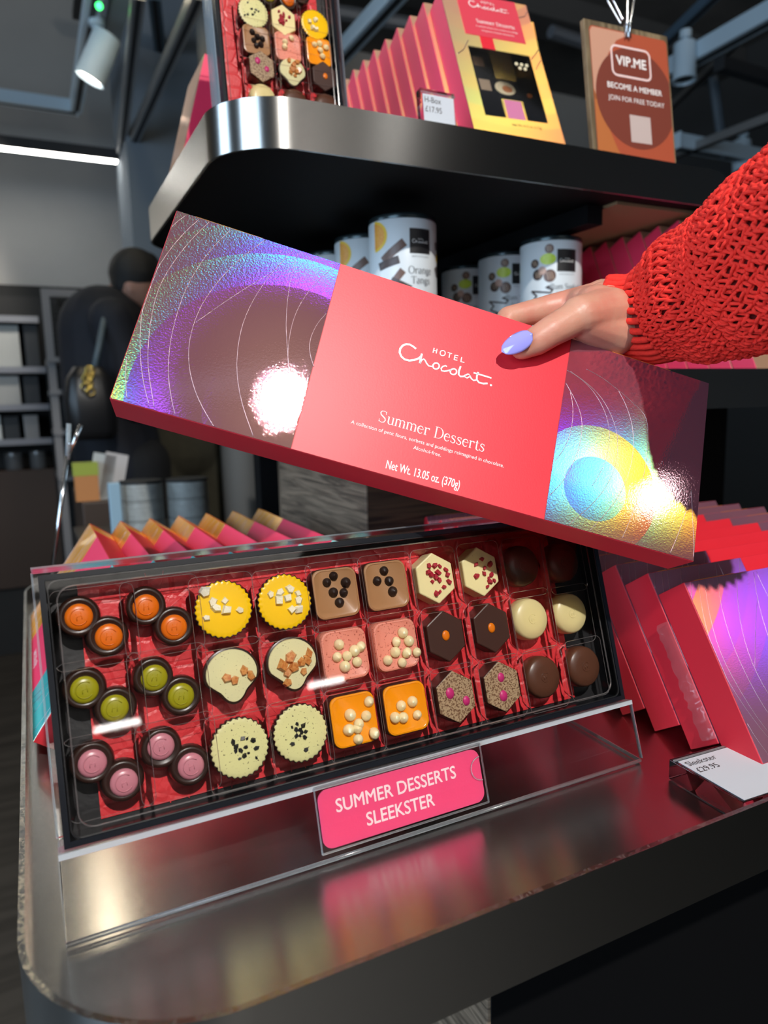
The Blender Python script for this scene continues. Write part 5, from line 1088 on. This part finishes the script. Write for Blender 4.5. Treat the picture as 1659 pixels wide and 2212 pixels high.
# shoulder bag
from math import pi as _pi
bg = thing('shoulder_bag', 'black shoulder bag with gold charms on the back of the person in navy', 'bag', T(*P(200, 900, -.22))); BI = bg.matrix_world.inverted()
def BP(o): o.matrix_parent_inverse = BI; return o
q = MB(); cxb = P(196, 865, -.26); q.loft([[(cxb.x+x, cxb.y+y, cxb.z+z) for x, y in rrect(.15*k_, .10*k_, .04*k_, 4)] for k_, z in ((.8, -.13), (1.05, -.10), (1.1, 0), (.95, .07), (.6, .11))]); o = BP(q.build('bag_body', mat('black_leather', (.008, .008, .009), .35), bg, smooth='all'))
BP(MB().tube([P(200, 815, -.26), P(215, 745, -.25), P(225, 690, -.22), P(232, 655, -.10)], .011, 8).build('strap', mat('blue_strap', (.06, .085, .10), .5), bg, smooth='all'))
for k in range(6): a = P(186+rnd.uniform(-4, 12), 800+9*k, -.33); BP(MB().tube([tuple(a+Vector((.013*math.cos(t_), 0, .013*math.sin(t_)))) for t_ in np.linspace(0, 6.3, 12)], .003, 6).build('gold_ring', mat('gold', (.55, .40, .10), .25, 1), bg, smooth='all'))
# second person, khaki trousers, hidden behind the held box
YK = 3.30; K = lambda x, y, d=0: Vector(hy((x, y), YK+d))
kp = thing('person', 'person in khaki trousers standing behind the held box', 'person', T(K(400, 900).x, YK, 0)); KI = kp.matrix_world.inverted()
def KP(o): o.matrix_parent_inverse = KI; return o
q = MB(); q.cone(K(402, 650), K(402, 690), .06, .06); q.ball(K(402, 610), .105, 16, 10, (.85, .9, 1.15)); q.cone(K(402, 720), K(402, 930), .15, .15)
for dx in (-.09, .09):
    hip = K(402, 950)+Vector((dx, 0, 0)); q.cone(hip, Vector((hip.x, YK, .5)), .08, .055); q.cone(Vector((hip.x, YK, .5)), Vector((hip.x, YK, .09)), .052, .04); q.cone(Vector((hip.x, YK, .045)), Vector((hip.x, YK-.15, .04)), .04, .034)
    q.cone(K(402, 735)+Vector((dx*2, 0, 0)), K(402, 900)+Vector((dx*2.6, 0, 0)), .045, .036)
o = KP(q.build('body', mat('person_skin', (.34, .17, .115), .55), kp)); remesh(o, .012, 4)
q = MB()
q.cone(K(400, 905), K(402, 960), .17, .175)
for dx in (-.095, .095): hip = K(402, 975)+Vector((dx, 0, 0)); q.cone(hip, Vector((hip.x, YK, .12)), .125, .085)
o = KP(q.build('trousers', mat('khaki', (.055, .050, .032), .9, noise=(20, .4, (.03, .028, .018))), kp)); remesh(o, .012, 4)
q = MB(); q.cone(K(402, 725), K(402, 900), .185, .18)
for dx in (-.21, .21): q.cone(K(402, 735)+Vector((dx*.85, 0, 0)), K(402, 880)+Vector((dx, 0, 0)), .06, .05)
o = KP(q.build('jacket', mat('dark_jacket', (.012, .012, .014), .85), kp)); remesh(o, .012, 4)
# ------------------------------------------------------------------ low table with stacked tins, cards, column
YT = 1.62; tz = Vector(hy((300, 1175), YT)).z
tb = thing('side_table', 'low dark table behind the left boxes carrying two stacks of tins', 'table', T(.0, 1.75, 0)); TI = tb.matrix_world.inverted()
def TP(o): o.matrix_parent_inverse = TI; return o
ax_ = Vector(hy((235, 1100), YT)).x; bx_ = Vector(hy((480, 1100), YT)).x
TP(MB().box(ax_-.06, bx_+.04, YT-.02, YT+.34, tz-.03, tz).build('table_top', mat('table_dark', (.02, .016, .013), .5), tb, bevel=.003))
for x in (ax_-.05, bx_+.0):
    for y in (YT, YT+.30): TP(MB().box(x, x+.03, y, y+.03, 0, tz-.03).build('leg', mat('table_dark', (.02, .016, .013), .5), tb))
RIB = mat('ribbed_tin', (.36, .37, .35), .5, noise=(60, .4, (.22, .22, .21), .4, .6))
for s_i, (xl, xr, top) in enumerate(((262, 366, 1045), (366, 466, 1040))):
    a = Vector(hy((xl, 1090), YT)); b_ = Vector(hy((xr, 1090), YT)); r_ = (b_.x-a.x)/2*.93; z1 = Vector(hy((xl, top), YT)).z; n_ = 3; hh = (z1-tz)/n_
    for k in range(n_):
        t = thing('ribbed_tin', 'grey ribbed tin in the %s stack, %s' % (('left', 'right')[s_i], ('bottom', 'middle', 'top')[k]), 'tin', T((a.x+b_.x)/2, YT+r_+.01, tz+hh*k+.0006), 'stacked grey tins')
        prof = [(r_*.97, 0)]
        for j in range(9): prof += [(r_*(1.0 if j % 2 else .985), hh*(.03+.82*j/9)), (r_*(1.0 if j % 2 else .985), hh*(.03+.82*(j+.8)/9))]
        MB().lathe(prof+[(r_*.97, hh*.86)], 40).build('body', RIB, t, smooth=True)
        MB().lathe([(r_*1.0, hh*.85), (r_*1.0, hh-.0012), (r_*.95, hh-.001), (r_*.3, hh-.001)], 40).build('lid', BLK2 if k == n_-1 else RIB, t, smooth=True)
xk = Vector(hy((251, 1090), YT)); tag(MB().box(xk.x-.012, xk.x+.012, YT+.01, YT+.03, tz, Vector(hy((251, 1044), YT)).z).build('blue_edge_panel', mat('pale_blue_panel', (.30, .45, .55), .4), bevel=.002), 'pale blue upright panel beside the left stack of tins', 'panel')
# brown counter with cards and a bright packet
YC = 2.42; cz2 = Vector(hy((200, 1022), YC)).z
x0c, x1c = Vector(hy((155, 1000), YC)).x, Vector(hy((262, 1000), YC)).x
tag(MB().box(x0c, x1c, YC-.35, YC+.1, .0005, cz2-.05).build('low_counter', mat('brown_counter', (.050, .030, .020), .5), bevel=.004), 'low brown counter between the rack and the person', 'counter')
for k, (x_, col, l) in enumerate(((205, (.42, .43, .42), 'pale leaning card on the low counter, the left one'), (232, (.48, .44, .42), 'pale leaning card on the low counter, the right one'))):
    p_ = Vector(hy((x_, 1010), YC-.30)); tag(MB().box(-.03, .03, -.003, .003, 0, .13, T(p_.x, p_.y, cz2-.05)@Matrix.Rotation(-.25, 4, 'X')@Matrix.Rotation(.25, 4, 'Y')).build('card', mat('card_%d' % k, col, .6)), l, 'card')
p_ = Vector(hy((184, 1015), YC-.30)); t = thing('packet', 'orange and rainbow packet on the low counter', 'packet', T(p_.x, p_.y, cz2-.05)); MB().box(-.03, .03, -.02, .02, 0, .07).build('body', mat('orange_packet', (.55, .22, .07), .5), t); MB().box(-.032, .032, -.021, .021, .07, .105).build('band', mat('green_gold', (.35, .40, .06), .4), t)
cq = Vector(hy((522, 1050), 2.9)); tag(MB().tube([(cq.x, 2.9, .001), (cq.x, 2.9, ZC-.001)], .075, 24).build('column', mat('grey_column', (.16, .16, .155), .7), smooth=True), 'round grey column beyond the wooden block', 'column')
# slim sign holder at the left rear of the lower shelf
YW = 1.04; q = lambda x, y: tuple(hy((x, y), YW))
sg = thing('sign_holder', 'slim chrome rod sign holder rising behind the left boxes', 'sign holder', T(*hz((112, 1275), ZL))); SI = sg.matrix_world.inverted()
def SP(o): o.matrix_parent_inverse = SI; return o
SP(MB().tube([q(108, 1275), q(146, 985)], .0030, 8).build('rod', CHROME, sg, smooth='all')); SP(MB().tube([q(146, 992), q(149, 915)], .0030, 8).build('prong', clear('cyan_acrylic', (.55, .75, .78), .1, 1, .25), sg, smooth='all')); SP(MB().tube([q(150, 980), q(162, 950), q(175, 917)], .0030, 8).build('prong', CHROME, sg, smooth='all'))
SP(MB().tube([q(146, 955), q(160, 965)], .0028, 8).build('cross_bar', CHROME, sg, smooth='all'))
# lights of the rear of the shop, then added ceiling fill
spot('rear_spot_light', (pc[0]-.1, pc[1]-.6, 2.5), (-1.2, 4.2, 1.3), 60, 80, (1, .92, .82), .05)
area('cove_light', (-1.3, 4.12, 1.92), (-1.3, 4.3, 2.4), 4, 1.7, .06, (1, .85, .66))
for n_, x_ in enumerate((-1.0, .8, 2.6)):
    spot('added_ceiling_fill', (x_, .6, 2.7), (x_, .9, 3.4), 34, 150, (1, .94, .86), .1)  # upward spots added to brighten the ceiling, no fixtures there
